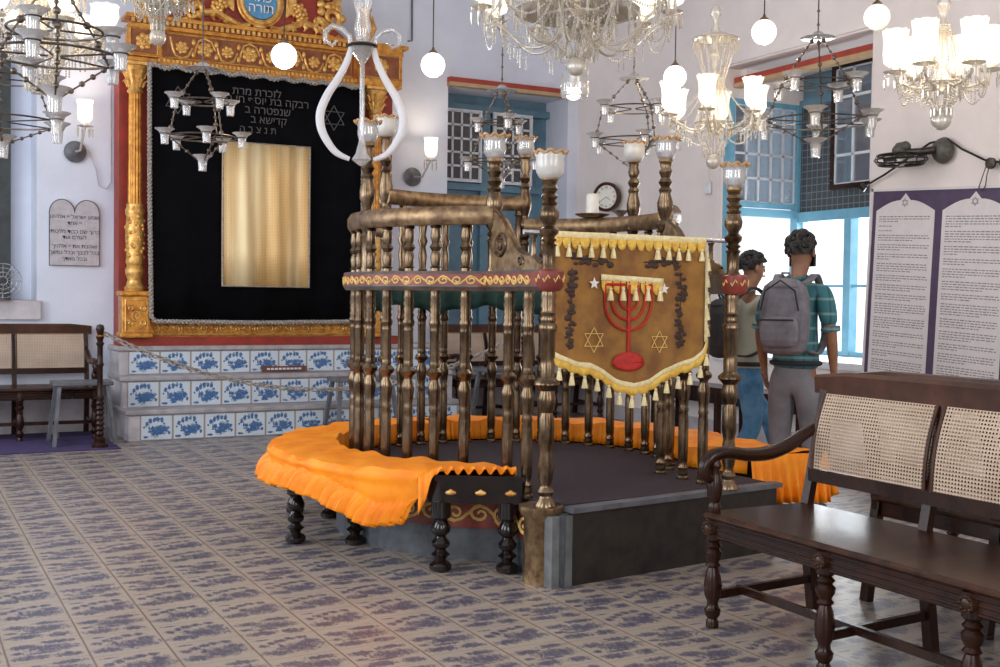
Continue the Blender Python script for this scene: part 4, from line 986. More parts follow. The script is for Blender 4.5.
# dark bench below the bay window
e = empty('window_bench', (6.95, 8.0, 0), 'low dark bench along the wall beneath the bright bay', 'bench')
m = MB(); m.T = rel(e); m.bb((6.78, 6.2, .48), (7.16, 9.6, .53)); m.build('seat', 'dark_wood', e)
m = MB(); m.T = rel(e); m.bb((6.80, 6.22, .38), (6.83, 9.58, .48)); m.build('apron', 'black_lacquer', e)
for y in (6.3, 7.4, 8.5, 9.5):
    for x in (6.82, 7.12): m = MB(); m.T = rel(e); m.bb((x-.025, y-.025, 0), (x+.025, y+.025, .48)); m.build('leg', 'dark_wood', e)
# ---------------------------------------------------------------- grey stools
def stool(loc, L, D, H, label, lean=.06):
    e = empty('grey_trestle', loc, label, 'stool', 'grey painted trestle stools')
    m = MB(); m.box((0, 0, H-.02), (L, D, .04), bev=.008); m.build('top', 'grey_paint', e)
    for sx in (-1, 1):
        for sy in (-1, 1):
            m = MB(); m.bar((sx*(L/2-.05), sy*(D/2-.04), H-.04), (sx*(L/2-.02+lean*.4), sy*(D/2+lean), 0), .055, .03, (1, 0, 0)); m.build('leg', 'grey_paint', e)
        m = MB(); m.bar((sx*(L/2-.03), -D/2-.01, .10), (sx*(L/2-.03), D/2+.01, .10), .03, .04); m.build('brace', 'grey_paint', e)
    return e
stool((1.50, 10.72, 0), .50, .30, .56, 'grey trestle stool in front of the far left cane bench')
stool((4.04, 10.45, 0), .62, .30, .56, 'grey trestle stool standing before the tiled steps, behind the platform')
stool((5.68, 10.45, 0), .70, .34, .62, 'grey trestle stool in front of the cane bench right of the steps')
# turned barrier posts and chain
BP = [(.07, 0), (.07, .03), (.045, .05), (.05, .08)]+[(.028+.010*(i % 2), .10+.022*i) for i in range(16)]+[(.024, .47), (.024, .70), (.034, .72), (.024, .74), (.024, .88), (.036, .90), (.022, .92), (.036, .96), (.022, .98), (.030, 1.0), (.036, 1.03), (.028, 1.06), (.0, 1.07)]
def stanchion(loc, label):
    e = empty('barrier_post', loc, label, 'post', 'turned wooden barrier posts')
    m = MB(); m.lathe(BP[:4], (0, 0, 0), 16); m.build('foot', 'dark_wood', e)
    m = MB(); m.lathe(BP[3:], (0, 0, 0), 14); m.build('shaft', 'dark_wood', e)
    m = MB(); m.lathe([(.030, .955), (.037, .965), (.030, .975)], (0, 0, 0), 14); m.build('brass_collar', 'gold', e)
    return e
S1 = at_z(104, 440); S1.y = 10.36; S1.x = 1.60; S2 = Vector((5.55, 9.95, 0))
stanchion(S1, 'turned dark wooden barrier post at the left end of the tiled steps'); stanchion(S2, 'turned dark wooden barrier post seen through the platform balusters')
def chain(name, P, r, lab=None, link=.045, mat='iron_chain', parent=None):
    m = MB(); P = [Vector(p) for p in P]; k = 0
    for a, b in zip(P, P[1:]):
        d = (b-a); L = d.length; n = max(1, int(L/(link*.75))); d = d.normalized()
        for i in range(n):
            c = a+(b-a)*((i+.5)/n); x = d.orthogonal().normalized(); y = d.cross(x); u = x if k % 2 else y; k += 1
            m.tube([c+d*link*.5*math.cos(t)+u*link*.28*math.sin(t) for t in [2*PI*q/8 for q in range(8)]], r, 4, True)
    return m.build(name, mat, parent)
def cat_pts(a, b, sag, n=10): a, b = Vector(a), Vector(b); return [a+(b-a)*i/n-Vector((0, 0, sag*4*(i/n)*(1-i/n))) for i in range(n+1)]
o = chain('barrier_chain', cat_pts(S1+Vector((.03, 0, .99)), S2+Vector((-.03, 0, .99)), .52, 26), .010, link=.07, mat='cord_rope'); tag(o, 'sagging barrier chain slung across the foot of the ark between two turned posts', 'chain')
# small wooden screen + cable on far left sill: round wire fan cage
e = empty('wire_fan', (.93, 11.62, 1.26), 'round wire fan cage standing on the far left window sill', 'fan')
m = MB(); 
for r in (.16, .12, .08, .04): m.tube([(r*math.cos(2*PI*k/24), 0, .18+r*math.sin(2*PI*k/24)) for k in range(24)], .004, 4, True)
for k in range(12): a = 2*PI*k/12; m.tube([(.03*math.cos(a), -.03, .18+.03*math.sin(a)), (.16*math.cos(a), 0, .18+.16*math.sin(a))], .003, 4)
m.build('cage', 'silver', e); m = MB(); m.lathe([(.07, 0), (.07, .01), (.02, .02), (.015, .10)], (0, .03, 0), 14); m.build('foot', 'grey_plastic', e)
m = MB(); m.bb((-2.2, 10.2, 0.001), (1.75, 11.6, .008)); tag(m.build('floor_rug', 'purple_carpet'), 'dark purple carpet strip under the far left cane bench', 'rug')

# ---------------------------------------------------------------- notice board on the right wall, hung slightly askew
bo = at_x(871, 192, XR-.03); 
bd = empty('notice_board', (XR-.03, 6.97, 2.255), 'purple-edged notice board with two arched white text panels on the right wall', 'board')
# local: x along wall towards the camera (-Y), z up; slight clockwise tilt
bd.rotation_euler = (0, 0, 0)
ax = Vector((0, -1, -.052)).normalized(); az = Vector((0, -.045, 1)).normalized(); nn = Vector((-1, 0, 0))
def BP_(x, z, o=0): return ax*x + az*z + nn*o
def quad_panel(m, poly, o0, o1):
    n = len(poly); vs = [BP_(x, z, o0) for x, z in poly]+[BP_(x, z, o1) for x, z in poly]
    m.add(vs, [list(range(n-1, -1, -1)), list(range(n, 2*n))]+[[i, (i+1) % n, n+(i+1) % n, n+i] for i in range(n)])
BW, BH = 2.06, 1.55
m = MB(); quad_panel(m, [(0, 0), (BW, 0), (BW, -BH), (0, -BH)], -.01, .012); m.build('backing', 'purple_board', bd)
m = MB(); quad_panel(m, [(-.022, .02), (0, .02), (0, -BH), (-.022, -BH)], -.01, .02); quad_panel(m, [(-.022, .02), (BW, .02), (BW, .0), (-.022, .0)], -.01, .02); m.build('frame', 'board_paper', bd)
random.seed(11)
for k in range(3):
    x0 = .04+k*.675; wd = .60; cx = x0+wd/2
    ar = [(x0, -1.60+.06), (x0+wd, -1.60+.06), (x0+wd, -.16)]+[(x0+wd-(wd/2-.05)*(i/6), -.16+.085*math.sin(i/6*PI/2)) for i in range(1, 7)]+[(cx+.05, -.073), (cx, -.02), (cx-.05, -.073)]+[(x0+(wd/2-.05)*(1-i/6), -.16+.085*math.cos(i/6*PI/2)) for i in range(0, 7)]
    m = MB(); quad_panel(m, ar, .012, .015); pn = m.build('text_panel', 'board_paper', bd)
    m = MB(); M4 = Matrix.Identity(4)
    for i in range(3): M4[i][0] = ax[i]; M4[i][1] = az[i]; M4[i][2] = nn[i]; M4[i][3] = BP_(cx, -.095, .018)[i]
    star_lines(m, M4, .034, .0016); m.build('star_emblem', 'board_ink', pn)
    m = MB(); z = -.21; 
    while z > -1.48:
        nl = random.choice((3, 4, 5, 3)) if random.random() > .2 else 1
        for l in range(nl):
            last = wd-.07 if l < nl-1 else random.uniform(.12, .4); x = x0+.035; lim = x0+.035+(last if nl > 1 else .14)
            while x < lim-.012:
                ww = min(random.uniform(.012, .045), lim-x); h = .0075
                m.add([BP_(x, z, .0156), BP_(x+ww, z, .0156), BP_(x+ww, z+h, .0156), BP_(x, z+h, .0156)], [[0, 1, 2, 3]]); x += ww+.009
            z -= .0195
            if z < -1.5: break
        z -= .018
    o = m.build('text_lines', 'board_ink', pn); o['kind'] = 'stuff'
# rope that holds the board up, with hook and pulley
kn = at_x(863.5, 187, XR-.05); fan_c = at_x(938, 150, XR-.10)
m = MB(); m.tube([kn, at_x(884, 175, XR-.05), at_x(903, 162, XR-.06), at_x(930, 143, XR-.05), at_x(948, 139, XR-.05), at_x(962, 149, XR-.05), at_x(985, 160, XR-.05), at_x(1006, 163, XR-.05)], .009, 6)
tag(m.build('board_rope', 'dark_metal'), 'dark cable looping over the wall fan mount above the notice board', 'cable')
m = MB(); m.tube([kn+Vector((-.01, .03, .0)), kn+Vector((-.02, -.01, .02)), kn+Vector((-.01, -.03, -.005)), kn+Vector((0, 0, -.025))], .018, 7, True); tag(m.build('cable_hook', 'dark_metal'), 'dark iron hook at the top left corner of the notice board', 'hook')
e = empty('cable_pulley', at_x(993, 163, XR-.06), 'dark pulley wheels with hanging wire loop right of the wall fan', 'pulley')
m = MB()
for dy in (-.10, 0.02): m.lathe([(.03, -.012), (.042, -.01), (.034, 0), (.042, .01), (.03, .012)], (0, dy, 0), 14, axis=Matrix.Rotation(PI/2, 4, 'Y'))
m.build('wheels', 'dark_metal', e); m = MB(); m.tube([(0, .06, -.02), (0, .10, -.12), (0, .12, -.17), (0, .09, -.20), (0, .06, -.16), (0, .05, -.08), (0, .02, 0)], .004, 5); m.build('wire_loop', 'dark_metal', e)
# wall fan, cage seen edge-on
e = empty('wall_fan', fan_c, 'old wall-mounted fan with open wire cage above the notice board', 'fan')
m = MB(); R_ = Matrix.Rotation(-PI/2, 4, 'Y'); m.lathe([(.12, -.095), (.13, -.07), (.115, -.03), (.085, .01), (.03, .03)], (0, 0, 0), 24, axis=R_); m.build('wall_plate', 'grey_plastic', e)
m = MB(); m.tube([(-.03, 0, 0), (-.10, .13, -.01), (-.14, .26, .0)], [.04, .035, .03], 10); m.build('arm', 'dark_metal', e)
m = MB(); m.ball((-.15, .36, .02), .085, 14, (.9, 1.1, .8)); m.ball((-.15, .28, .05), .05, 10); m.lathe([(.05, -.06), (.055, .05)], (-.15, .33, .05), 12, axis=Matrix.Rotation(PI/2, 4, 'X')); m.build('motor', 'grey_plastic', e)
m = MB()
for z, r in ((-.03, .20), (-.075, .22), (-.12, .19)): m.tube([(-.16+r*math.cos(2*PI*k/30), .34+r*1.35*math.sin(2*PI*k/30), z) for k in range(30)], .008, 5, True)
for k in range(14):
    a = 2*PI*k/14; m.tube([(-.16+q*math.cos(a), .34+q*1.35*math.sin(a), z) for q, z in ((.05, -.02), (.20, -.03), (.22, -.075), (.19, -.12), (.04, -.13))], .005, 4)
m.build('cage', 'dark_metal', e); e.scale = (.82, .72, .8)
m = MB()
for k in range(3):
    a = 2*PI*k/3+.4; m.extr([(.03, -.02), (.16, -.055), (.18, .02), (.05, .03)], Matrix.Translation((-.16, .34, -.075)) @ Matrix.Rotation(a, 4, 'Z') @ Matrix.Rotation(.3, 4, 'X'), .004)
m.build('blades', 'dark_metal', e)
# wall clock
cc = at_x(607, 197, XR-.13); e = empty('wall_clock', cc, 'round wall clock with cream dial and dark wooden rim', 'clock', None, .50)
Rx = Matrix.Rotation(-PI/2, 4, 'Y')
m = MB(); m.lathe([(.155, -.05), (.165, -.02), (.165, .03), (.15, .045), (.135, .035), (.130, .02)], (0, 0, 0), 36, cap=False, axis=Rx); m.build('rim', 'crest_wood', e)
m = MB(); m.lathe([(0, -.05), (.15, -.05), (.15, .018), (0, .02)], (0, 0, 0), 36, cap=False, axis=Rx); m.build('dial', 'clock_face', e)
for k in range(12):
    a = PI*k/6; s_ = ['XII', 'I', 'II', 'III', 'IV', 'V', 'VI', 'VII', 'VIII', 'IX', 'X', 'XI'][k]
    M4 = Matrix(((0, 0, -1, -.0225), (-1, 0, 0, -.105*math.sin(a)), (0, 1, 0, .105*math.cos(a)), (0, 0, 0, 1))) @ Matrix.Rotation(-a, 4, 'Z') @ Matrix.Translation((0, -.012, 0))
    text_obj('numeral', s_, .034, M4, 'letter_dark', e, .0005)
for an, L, w_ in ((math.radians(125), .07, .006), (math.radians(235), .10, .004)):
    m = MB(); m.bar((-.026, 0, 0), (-.026, -L*math.sin(an), L*math.cos(an)), .003, w_, (1, 0, 0)); m.build('hand', 'letter_dark', e)
m = MB(); p = at_x(708, 188, XR-.02); m.box(p, (.03, .09, .13), bev=.01); e = m.build('switch_box', 'white_paint'); tag(e, 'small white switch box on the wall left of the bay', 'switch')
m = MB(); m.tube([at_x(709, 182, XR-.008), at_x(709, 120, XR-.008), at_x(708, 60, XR-.008)], .005, 5); tag(m.build('wall_conduit', 'plaster_cream'), 'thin conduit rising up the wall from the white switch box', 'cable')
m = MB(); m.tube([at_y(408, 41, YB-.02), at_y(412, 41, YB-.02), at_y(412, -5, YB-.02)], .010, 6); tag(m.build('wall_conduit', 'grey_paint'), 'grey conduit bend on the back wall beside the ark crest', 'cable')
# dish, candle and bowl on the back rail
p = on_rail(62, 'c'); 
m = MB(); m.lathe([(.06, .0), (.075, .004), (.11, .018), (.115, .024), (.07, .012), (0, .010)], (0, 0, 0), 28, cap=False); tag(m.build('brass_dish', 'worn_brass', None, loc=p), 'shallow brass dish resting on the back rail of the platform', 'dish')
m = MB(); m.lathe([(0, 0), (.042, 0), (.042, .14), (.030, .145), (0, .140)], (0, 0, 0), 20); tag(m.build('pillar_candle', 'wax', None, loc=p+Vector((.0, .0, .013))), 'thick white pillar candle standing in the brass dish', 'candle')
p2 = on_rail(76, 'c'); m = MB(); m.lathe([(.02, 0), (.025, .01), (.055, .035), (.058, .038), (.05, .033), (0, .014)], (0, 0, 0), 20, cap=False); tag(m.build('silver_bowl', 'silver', None, loc=p2), 'small silver bowl beside the candle on the platform rail', 'bowl')
# ---------------------------------------------------------------- lamps
def prism_mesh(L=.075, r=.008):
    m = MB(); m.lathe([(.0015, 0), (r*.55, -.006), (r*.5, -.012), (.002, -.016), (r, -.028), (r*.75, -L*.8), (.001, -L)], (0, 0, 0), 6); m.sm = [False]*len(m.sm); return m
PR = {}
def prism(parent, loc, L=.075, name='crystal_drop'):
    key = round(L, 3)
    if key not in PR: PR[key] = prism_mesh(L).mesh('crystal_drop', 'crystal')
    o = bpy.data.objects.new(name, PR[key]); COL.objects.link(o); o.parent = parent; o.location = loc; return o
def beads(m, pts, r=.006, gap=1.0):
    pts = [Vector(p) for p in pts]
    for a, b in zip(pts, pts[1:]):
        n = max(1, int((b-a).length/(2*r*gap)))
        for i in range(n): c = a+(b-a)*(i+.5)/n; m.add([c+Vector(v)*r for v in ((1,0,0),(0,1,0),(-1,0,0),(0,-1,0),(0,0,1.25),(0,0,-1.25))], [[0,1,4],[1,2,4],[2,3,4],[3,0,4],[1,0,5],[2,1,5],[3,2,5],[0,3,5]])
SH = {'tulip': [(.022, 0), (.038, .018), (.048, .045), (.046, .085), (.050, .13), (.064, .17)], 'cyl': [(.028, 0), (.052, .02), (.056, .06), (.054, .12), (.060, .17)], 'bowl': [(.02, 0), (.05, .015), (.065, .05), (.06, .085), (.066, .10)]}
def chandelier(px, py, D, label, R, n, rot=0, shade='tulip', sc=1.0, stem=1.0, basket=.20, crown=None, lit=True, dip=.05, glow=14, ball=True, strings=14, ndrop=5, up=.03):
    c = at_d(px, py, D); e = empty('crystal_chandelier', c, label, 'chandelier', 'crystal chandeliers')
    H = ZC-c.z
    m = MB(); m.tube([(0, 0, stem), (0, 0, H)], .008, 6); m.build('hanging_rod', 'dark_metal', e)
    m = MB(); pr = [(.02, -.06), (.05, -.04), (.06, 0), (.03, .04), (.018, .08)]; z = .10
    while z < stem: pr += [(.018, z), (.034, z+.03), (.036, z+.05), (.016, z+.09)]; z += .13
    m.lathe(pr, (0, 0, 0), 14); m.build('glass_stem', 'crystal', e)
    dm = None; ends = []
    for k in range(n):
        a = rot+2*PI*k/n; dx, dy = math.cos(a), math.sin(a)
        P = lambda r, z: (r*dx, r*dy, z)
        m = MB(); pts = [P(.04, 0), P(R*.3, -dip*.9), P(R*.55, -dip), P(R*.8, -dip*.3), P(R*.95, up*.3), P(R, up)]
        o1 = []
        for i in range(len(pts)-1):
            p0, p1, p2, p3 = [Vector(pts[max(0, min(len(pts)-1, i+q))]) for q in (-1, 0, 1, 2)]
            for q in range(4): t = q/4; o1.append(.5*((2*p1)+(p2-p0)*t+(2*p0-5*p1+4*p2-p3)*t*t+(3*p1-p0-3*p2+p3)*t**3))
        m.tube(o1+[Vector(pts[-1])], .007*sc, 7); arm = m.build('arm', 'crystal', e); ends.append(Vector(P(R, up)))
        m = MB(); m.lathe([(.012*sc, up), (.05*sc, up+.008), (.055*sc, up+.014), (.02*sc, up+.012), (.014*sc, up+.03), (.022*sc, up+.045)], (R*dx, R*dy, 0), 16, cap=False); m.build('drip_pan', 'crystal', arm)
        m = MB(); m.lathe([(r*sc, up+.04+h*sc) for r, h in SH[shade]], (R*dx, R*dy, 0), 20, cap=False, wave=([len(SH[shade])-1], 8, .05, .003)); m.build('lamp_shade', 'lit_shade' if lit else 'frosted_glass', arm, thick=.002)
        if lit: m = MB(); m.lathe([(.004, up+.05), (.014*sc, up+.07), (.016*sc, up+.10), (.004, up+.125)], (R*dx, R*dy, 0), 10); m.build('bulb', 'lit_bulb', arm)
        for q in range(ndrop): b = 2*PI*q/ndrop+k; prism(e, (R*dx+.048*sc*math.cos(b), R*dy+.048*sc*math.sin(b), up+.004), .075*sc)
    m = MB()
    for k in range(n):
        a, b = ends[k], ends[(k+1) % n]
        if n > 2:
            for sg_ in ((.07, .13) if n < 9 else (.05, .10, .16)): beads(m, cat_pts(a, b, sg_*sc, 8), .006*sc)
        a2 = a*.62; a2.z = -dip-.01
        for q in range(5): beads(m, [a2+(a-a2)*(q/5)+Vector((0, 0, .0)), a2+(a-a2)*(q/5)+Vector((0, 0, -.07-.02*(q % 2)))], .0055*sc)
        beads(m, cat_pts(a+Vector((0, 0, .0)), (0, 0, min(stem, .38)*.9), .06, 8), .006*sc)
    m.build('bead_swags', 'crystal', e)['kind'] = 'stuff'
    # basket of strings under the hub
    m = MB(); ring = .40*R
    for k in range(strings):
        a = 2*PI*k/strings; beads(m, [(ring*math.cos(a), ring*math.sin(a), -.01), (ring*.9*math.cos(a), ring*.9*math.sin(a), -basket*.45), (.3*ring*math.cos(a), .3*ring*math.sin(a), -basket)], .0065*sc)
        a += PI/strings; beads(m, [(ring*math.cos(a), ring*math.sin(a), -.01), (.03*math.cos(a), .03*math.sin(a), .30)], .006*sc)
    m.tube([(ring*math.cos(2*PI*k/24), ring*math.sin(2*PI*k/24), -.005) for k in range(24)], .006, 5, True); m.build('bead_basket', 'crystal', e)['kind'] = 'stuff'
    for k in range(12): a = 2*PI*k/12; prism(e, (ring*1.02*math.cos(a), ring*1.02*math.sin(a), -.01), .085*sc)
    for k in range(10): a = 2*PI*k/10; prism(e, (ring*.55*math.cos(a), ring*.55*math.sin(a), -basket*.72), .07*sc)
    if ball: m = MB(); m.ball((0, 0, -basket-.04), .046*sc, 14); m.build('finial_ball', 'crystal', e)
    for (rc, zc, lc) in (crown or []):
        m = MB(); m.tube([(rc*math.cos(2*PI*k/24), rc*math.sin(2*PI*k/24), zc) for k in range(24)], .006, 5, True)
        m.lathe([(.02, zc+.05), (rc*.6, zc+.03), (rc, zc)], (0, 0, 0), 20, cap=False)
        for k in range(14): a = 2*PI*k/14; beads(m, [(rc*math.cos(a), rc*math.sin(a), zc), (.03*math.cos(a), .03*math.sin(a), zc-lc)], .006)
        m.build('crystal_crown', 'crystal', e)
        for k in range(16): a = 2*PI*k/16; prism(e, (rc*math.cos(a), rc*math.sin(a), zc), .09)
    if lit and glow: point('chandelier_glow', (c.x, c.y, c.z+up+.12), glow, r=R)
    return e
CUP = [(.018, -.075), (.026, -.074), (.029, -.03), (.031, -.005), (.045, .018), (.068, .032), (.070, .036), (.060, .033), (.036, .012), (.026, -.01), (.022, -.068), (.0, -.07)]
cupm = MB(); cupm.lathe(CUP, (0, 0, 0), 18, cap=False); CUPM = cupm.mesh('glass_cup', 'clear_glass')
def cup(parent, loc, s=1.0):
    o = bpy.data.objects.new('glass_cup', CUPM); COL.objects.link(o); o.parent = parent; o.location = loc; o.scale = (s, s, s); return o
def oil_lamp(px, py, D, label, tiers, bottom, s=1.0, rot=.3):
    c = at_d(px, py, D); e = empty('hanging_oil_lamp', c, label, 'hanging lamp', 'hanging glass oil lamps')
    m = MB(); m.tube([(0, 0, .03), (0, 0, ZC-c.z)], .005, 5)
    for k in range(int((ZC-c.z)/.09)): m.ball((0, 0, .08+k*.09), .011, 6)
    m.build('hanging_chain', 'iron_chain', e)
    m = MB(); m.lathe([(.008, .04), (.03, .03), (.045, .01), (.11, -.004), (.115, -.008), (.05, -.004), (.02, -.005)], (0, 0, 0), 22, cap=False); m.build('smoke_canopy', 'clear_glass', e)
    prev = (.03, -.01)
    for ti, (R, dz, n) in enumerate(tiers):
        m = MB(); m.tube([(R*math.cos(2*PI*k/30), R*math.sin(2*PI*k/30), -dz) for k in range(30)], .0055, 5, True)
        for k in range(n):
            a = rot+ti*.5+2*PI*k/n; m.tube([(R*.1*math.cos(a), R*.1*math.sin(a), -dz-.0), (R*1.0*math.cos(a), R*1.0*math.sin(a), -dz)], .004, 4)
            m.tube([((R+.045*s)*math.cos(a)+.034*s*math.cos(t), (R+.045*s)*math.sin(a)+.034*s*math.sin(t), -dz) for t in [2*PI*q/12 for q in range(12)]], .0035, 4, True)
        m.build('lamp_ring', 'iron_chain', e)
        for k in range(3):
            a = rot+.4+2*PI*k/3; m = MB(); p, q = Vector((prev[0]*math.cos(a), prev[0]*math.sin(a), prev[1])), Vector((R*math.cos(a), R*math.sin(a), -dz)); m.tube([p, q], .0045, 5)
            L = (q-p).length
            for i in range(int(L/.05)): m.ball(p+(q-p)*(i+.5)*.05/L, .010 if i % 3 else .016, 6)
            m.build('suspension_chain', 'iron_chain', e)
        for k in range(n): a = rot+ti*.5+2*PI*k/n; cup(e, ((R+.045*s)*math.cos(a), (R+.045*s)*math.sin(a), -dz), s)
        prev = (R, -dz)
    for k in range(3):
        a = rot+.4+2*PI*k/3; m = MB(); p, q = Vector((prev[0]*math.cos(a), prev[0]*math.sin(a), prev[1])), Vector((.03*math.cos(a), .03*math.sin(a), -bottom)); m.tube([p, q], .004, 5)
        L = (q-p).length
        for i in range(int(L/.06)): m.ball(p+(q-p)*(i+.5)*.06/L, .012, 6)
        m.build('suspension_chain', 'iron_chain', e)
    cup(e, (0, 0, -bottom), s*1.05); return e
def globe(px, py, D, label, r=.085, mat='lit_globe', glow=10):
    c = at_d(px, py, D); e = empty('globe_pendant', c, label, 'pendant lamp', 'white glass globe pendants')
    m = MB(); m.ball((0, 0, 0), r, 28); g = m.build('globe', mat, e)
    m = MB(); m.lathe([(.036, r*.92), (.030, r*1.08), (.012, r*1.25), (.008, r*1.45)], (0, 0, 0), 16); m.build('cap', 'worn_brass', e)
    m = MB(); m.tube([(0, 0, r*1.4), (0, 0, ZC-c.z)], .0045, 5); m.build('cord', 'dark_metal', e)
    if glow: point('globe_glow', (c.x, c.y, c.z-r-.06), glow, (1, .86, .68), .05)
globe(284, 56, 7.6, 'white glass globe pendant hanging in front of the ark frieze')
globe(433, 65, 8.1, 'white glass globe pendant hanging between the ark and the back window')
globe(675, 77, 8.6, 'white glass globe pendant just left of the beaded chandelier stem')
globe(764, 32, 8.0, 'white glass globe pendant hanging above the top left of the bay')
globe(877, 17, 7.6, 'dimmer cream glass globe pendant at the top right corner of the bay', .085, 'dim_globe', 0)
chandelier(942, 82, 6.0, 'crystal chandelier with tall frosted shades, above the wall fan', .235, 6, .35, 'cyl', 1.12, .62, .16, ndrop=5, dip=.03, up=.045)
chandelier(714, 122, 7.0, 'crystal chandelier with lit tulip shades and tall beaded stem, left of the bay', .285, 6, .75, 'tulip', 1.0, .75, .20, [(.135, .50, .34)], ndrop=6, up=.02)
chandelier(577, 18, 5.5, 'large crystal chandelier heavy with swags at the top centre', .46, 10, .2, 'bowl', 1.0, .5, .19, [(.30, .03, -.10), (.18, .20, .30)], dip=.14, ndrop=7, strings=26, up=.03)
chandelier(40, 36, 5.4, 'dense crystal chandelier filling the top left corner', .29, 6, .75, 'bowl', 1.0, .5, .27, [(.20, .22, .15)], dip=.08, ndrop=7, strings=24, up=.02, ball=False)
chandelier(158, -4, 5.6, 'crystal chandelier cut by the frame above the left end of the ark frieze', .135, 4, .2, 'tulip', .9, .4, .16, [(.12, .10, .1)], dip=.03, lit=False, glow=0, up=.0)
oil_lamp(818, 37, 7.6, 'two-tier hanging glass oil lamp in front of the bright bay', [(.235, .31, 4), (.35, .56, 6)], .71, 1.08)
oil_lamp(203, 68, 7.5, 'two-tier hanging glass oil lamp in front of the black ark curtain', [(.165, .22, 4), (.215, .45, 5)], .60, .9)
oil_lamp(634, 78, 8.6, 'two-tier hanging oil lamp over the back of the platform, right of the big chandelier', [(.23, .23, 4), (.285, .47, 5)], .66, .98, .1)
oil_lamp(502, 90, 8.6, 'hanging oil lamp in front of the barred shutters of the back window', [(.14, .24, 3), (.22, .53, 4)], .66, .95)
oil_lamp(55, -20, 4.4, 'wide hanging oil lamp with clear cups under the top left chandelier', [(.175, .19, 3), (.24, .29, 5)], .44, .85, .05)
oil_lamp(2, 45, 6.5, 'hanging oil lamp cut by the left frame edge, arms reaching right', [(.215, .19, 3), (.31, .43, 5)], .55, 1.1, .0)
# bell-jar lamp
c = at_d(575, 80, 6.4); e = empty('bell_jar_lamp', c, 'small silvered bell-jar lamp hanging beneath the big top chandelier', 'hanging lamp')
m = MB(); m.lathe([(.0, .09), (.02, .088), (.05, .065), (.072, .03), (.078, -.02), (.078, -.085), (.070, -.095), (.066, -.085)], (0, 0, 0), 24, cap=False); m.build('bell_glass', 'clear_glass', e, thick=.003)
m = MB(); m.lathe([(.05, .06), (.055, .05), (.03, .10), (.012, .13)], (0, 0, 0), 16); m.build('cap', 'worn_brass', e); m = MB(); m.tube([(0, 0, .12), (0, 0, ZC-c.z)], .005, 5); m.build('hanging_rod', 'dark_metal', e)
m = MB(); m.ball((-.015, -.01, -.075), .045, 14, (1, 1, .9)); m.build('bulb', 'lit_globe', e)
m = MB(); m.lathe([(.055, -.05), (.058, .03)], (0, 0, 0), 16, cap=False); m.build('mirror_band', 'silver', e)
# lyre-shaped white glass pendant in front of the ark
c = at_d(362, 100, 5.8); e = empty('lyre_pendant', c, 'lyre-shaped pendant of curved white glass tubes before the right ark column', 'hanging lamp')
lat = Vector((math.cos(YAW-.2), -math.sin(YAW-.2), 0))
def LP(dx, dy): return tuple(lat*(dx*5.8/FPX)+Vector((0, 0, -dy*5.8/FPX)))
for s in (-1, 1):
    pts = [(s*11, -52), (s*15, -38), (s*24, -20), (s*34, -4), (s*41, 14), (s*40, 30), (s*33, 44), (s*24, 54), (s*10, 60)]
    o1 = []; r1_ = []; rr_ = [.014, .017, .019, .021, .022, .021, .019, .016, .010]
    for i in range(len(pts)-1):
        p0, p1, p2, p3 = [Vector((*pts[max(0, min(len(pts)-1, i+q))], 0)) for q in (-1, 0, 1, 2)]
        for q in range(5): t = q/5; v = .5*((2*p1)+(p2-p0)*t+(2*p0-5*p1+4*p2-p3)*t*t+(3*p1-p0-3*p2+p3)*t**3); o1.append(LP(v.x, v.y)); r1_.append(rr_[i]+(rr_[i+1]-rr_[i])*t)
    m = MB(); m.tube(o1, r1_, 12); m.build('curved_tube', 'milk_tube', e)
    m = MB(); m.tube([LP(s*11, -50), LP(s*13, -62), LP(s*20, -69), LP(s*30, -72), LP(s*37, -66), LP(s*37, -57), LP(s*30, -53), LP(s*25, -58)], [.012, .013, .014, .014, .013, .012, .010, .006], 9); m.build('scroll_tube', 'clear_glass', e)
m = MB(); m.lathe([(.012, -.33), (.05, -.30), (.03, -.27), (.012, -.2), (.012, .18), (.05, .24), (.06, .27), (.03, .30), (.045, .36), (.03, .42), (.05, .5), (.02, .56)], (0, 0, 0), 16); m.build('glass_stem', 'clear_glass', e)
m = MB(); m.lathe([(.070, .262), (.078, .27), (.070, .278)], (0, 0, 0), 20); m.build('collar', 'dark_metal', e)
m = MB(); m.tube([(0, 0, .5), (0, 0, ZC-c.z)], .006, 5); m.build('hanging_rod', 'dark_metal', e)
# wall sconces
def sconce(disc, lampp, wall, label):
    c = at_y(disc[0], disc[1], YB-.02); e = empty('wall_sconce', c, label, 'sconce', 'lit wall sconces')
    q = at_y(lampp[0], lampp[1], YB-.28)-c
    m = MB(); m.lathe([(.10, 0), (.105, .015), (.06, .03), (.03, .06)], (0, 0, 0), 20, axis=Matrix.Rotation(PI/2, 4, 'X')); m.build('wall_rose', 'grey_paint', e)
    m = MB(); m.tube([(0, -.05, 0), (q.x*.5, q.y*.6, q.z*.2-.07), (q.x, q.y, q.z-.13)], .012, 7); m.build('arm', 'crystal', e)
    m = MB(); m.lathe([(.04, -.14), (.075, -.13), (.03, -.12), (.03, -.10)], q, 14, cap=False); m.build('drip_pan', 'crystal', e)
    m = MB(); m.lathe([(.03, -.10), (.06, -.07), (.066, -.02), (.064, .06), (.08, .11)], q, 18, cap=False); m.build('lamp_shade', 'lit_shade', e, thick=.002)
    m = MB(); m.lathe([(.005, -.08), (.02, -.05), (.02, 0), (.005, .03)], q, 10); m.build('bulb', 'lit_bulb', e)
    for k in range(7): a = 2*PI*k/7; prism(e, q+Vector((.07*math.cos(a), .07*math.sin(a), -.132)), .11)
    point('sconce_glow', c+q+Vector((0, -.02, .05)), 7, r=.05)
sconce((75, 152), (85, 112), 0, 'lit sconce on the back wall left of the ark')
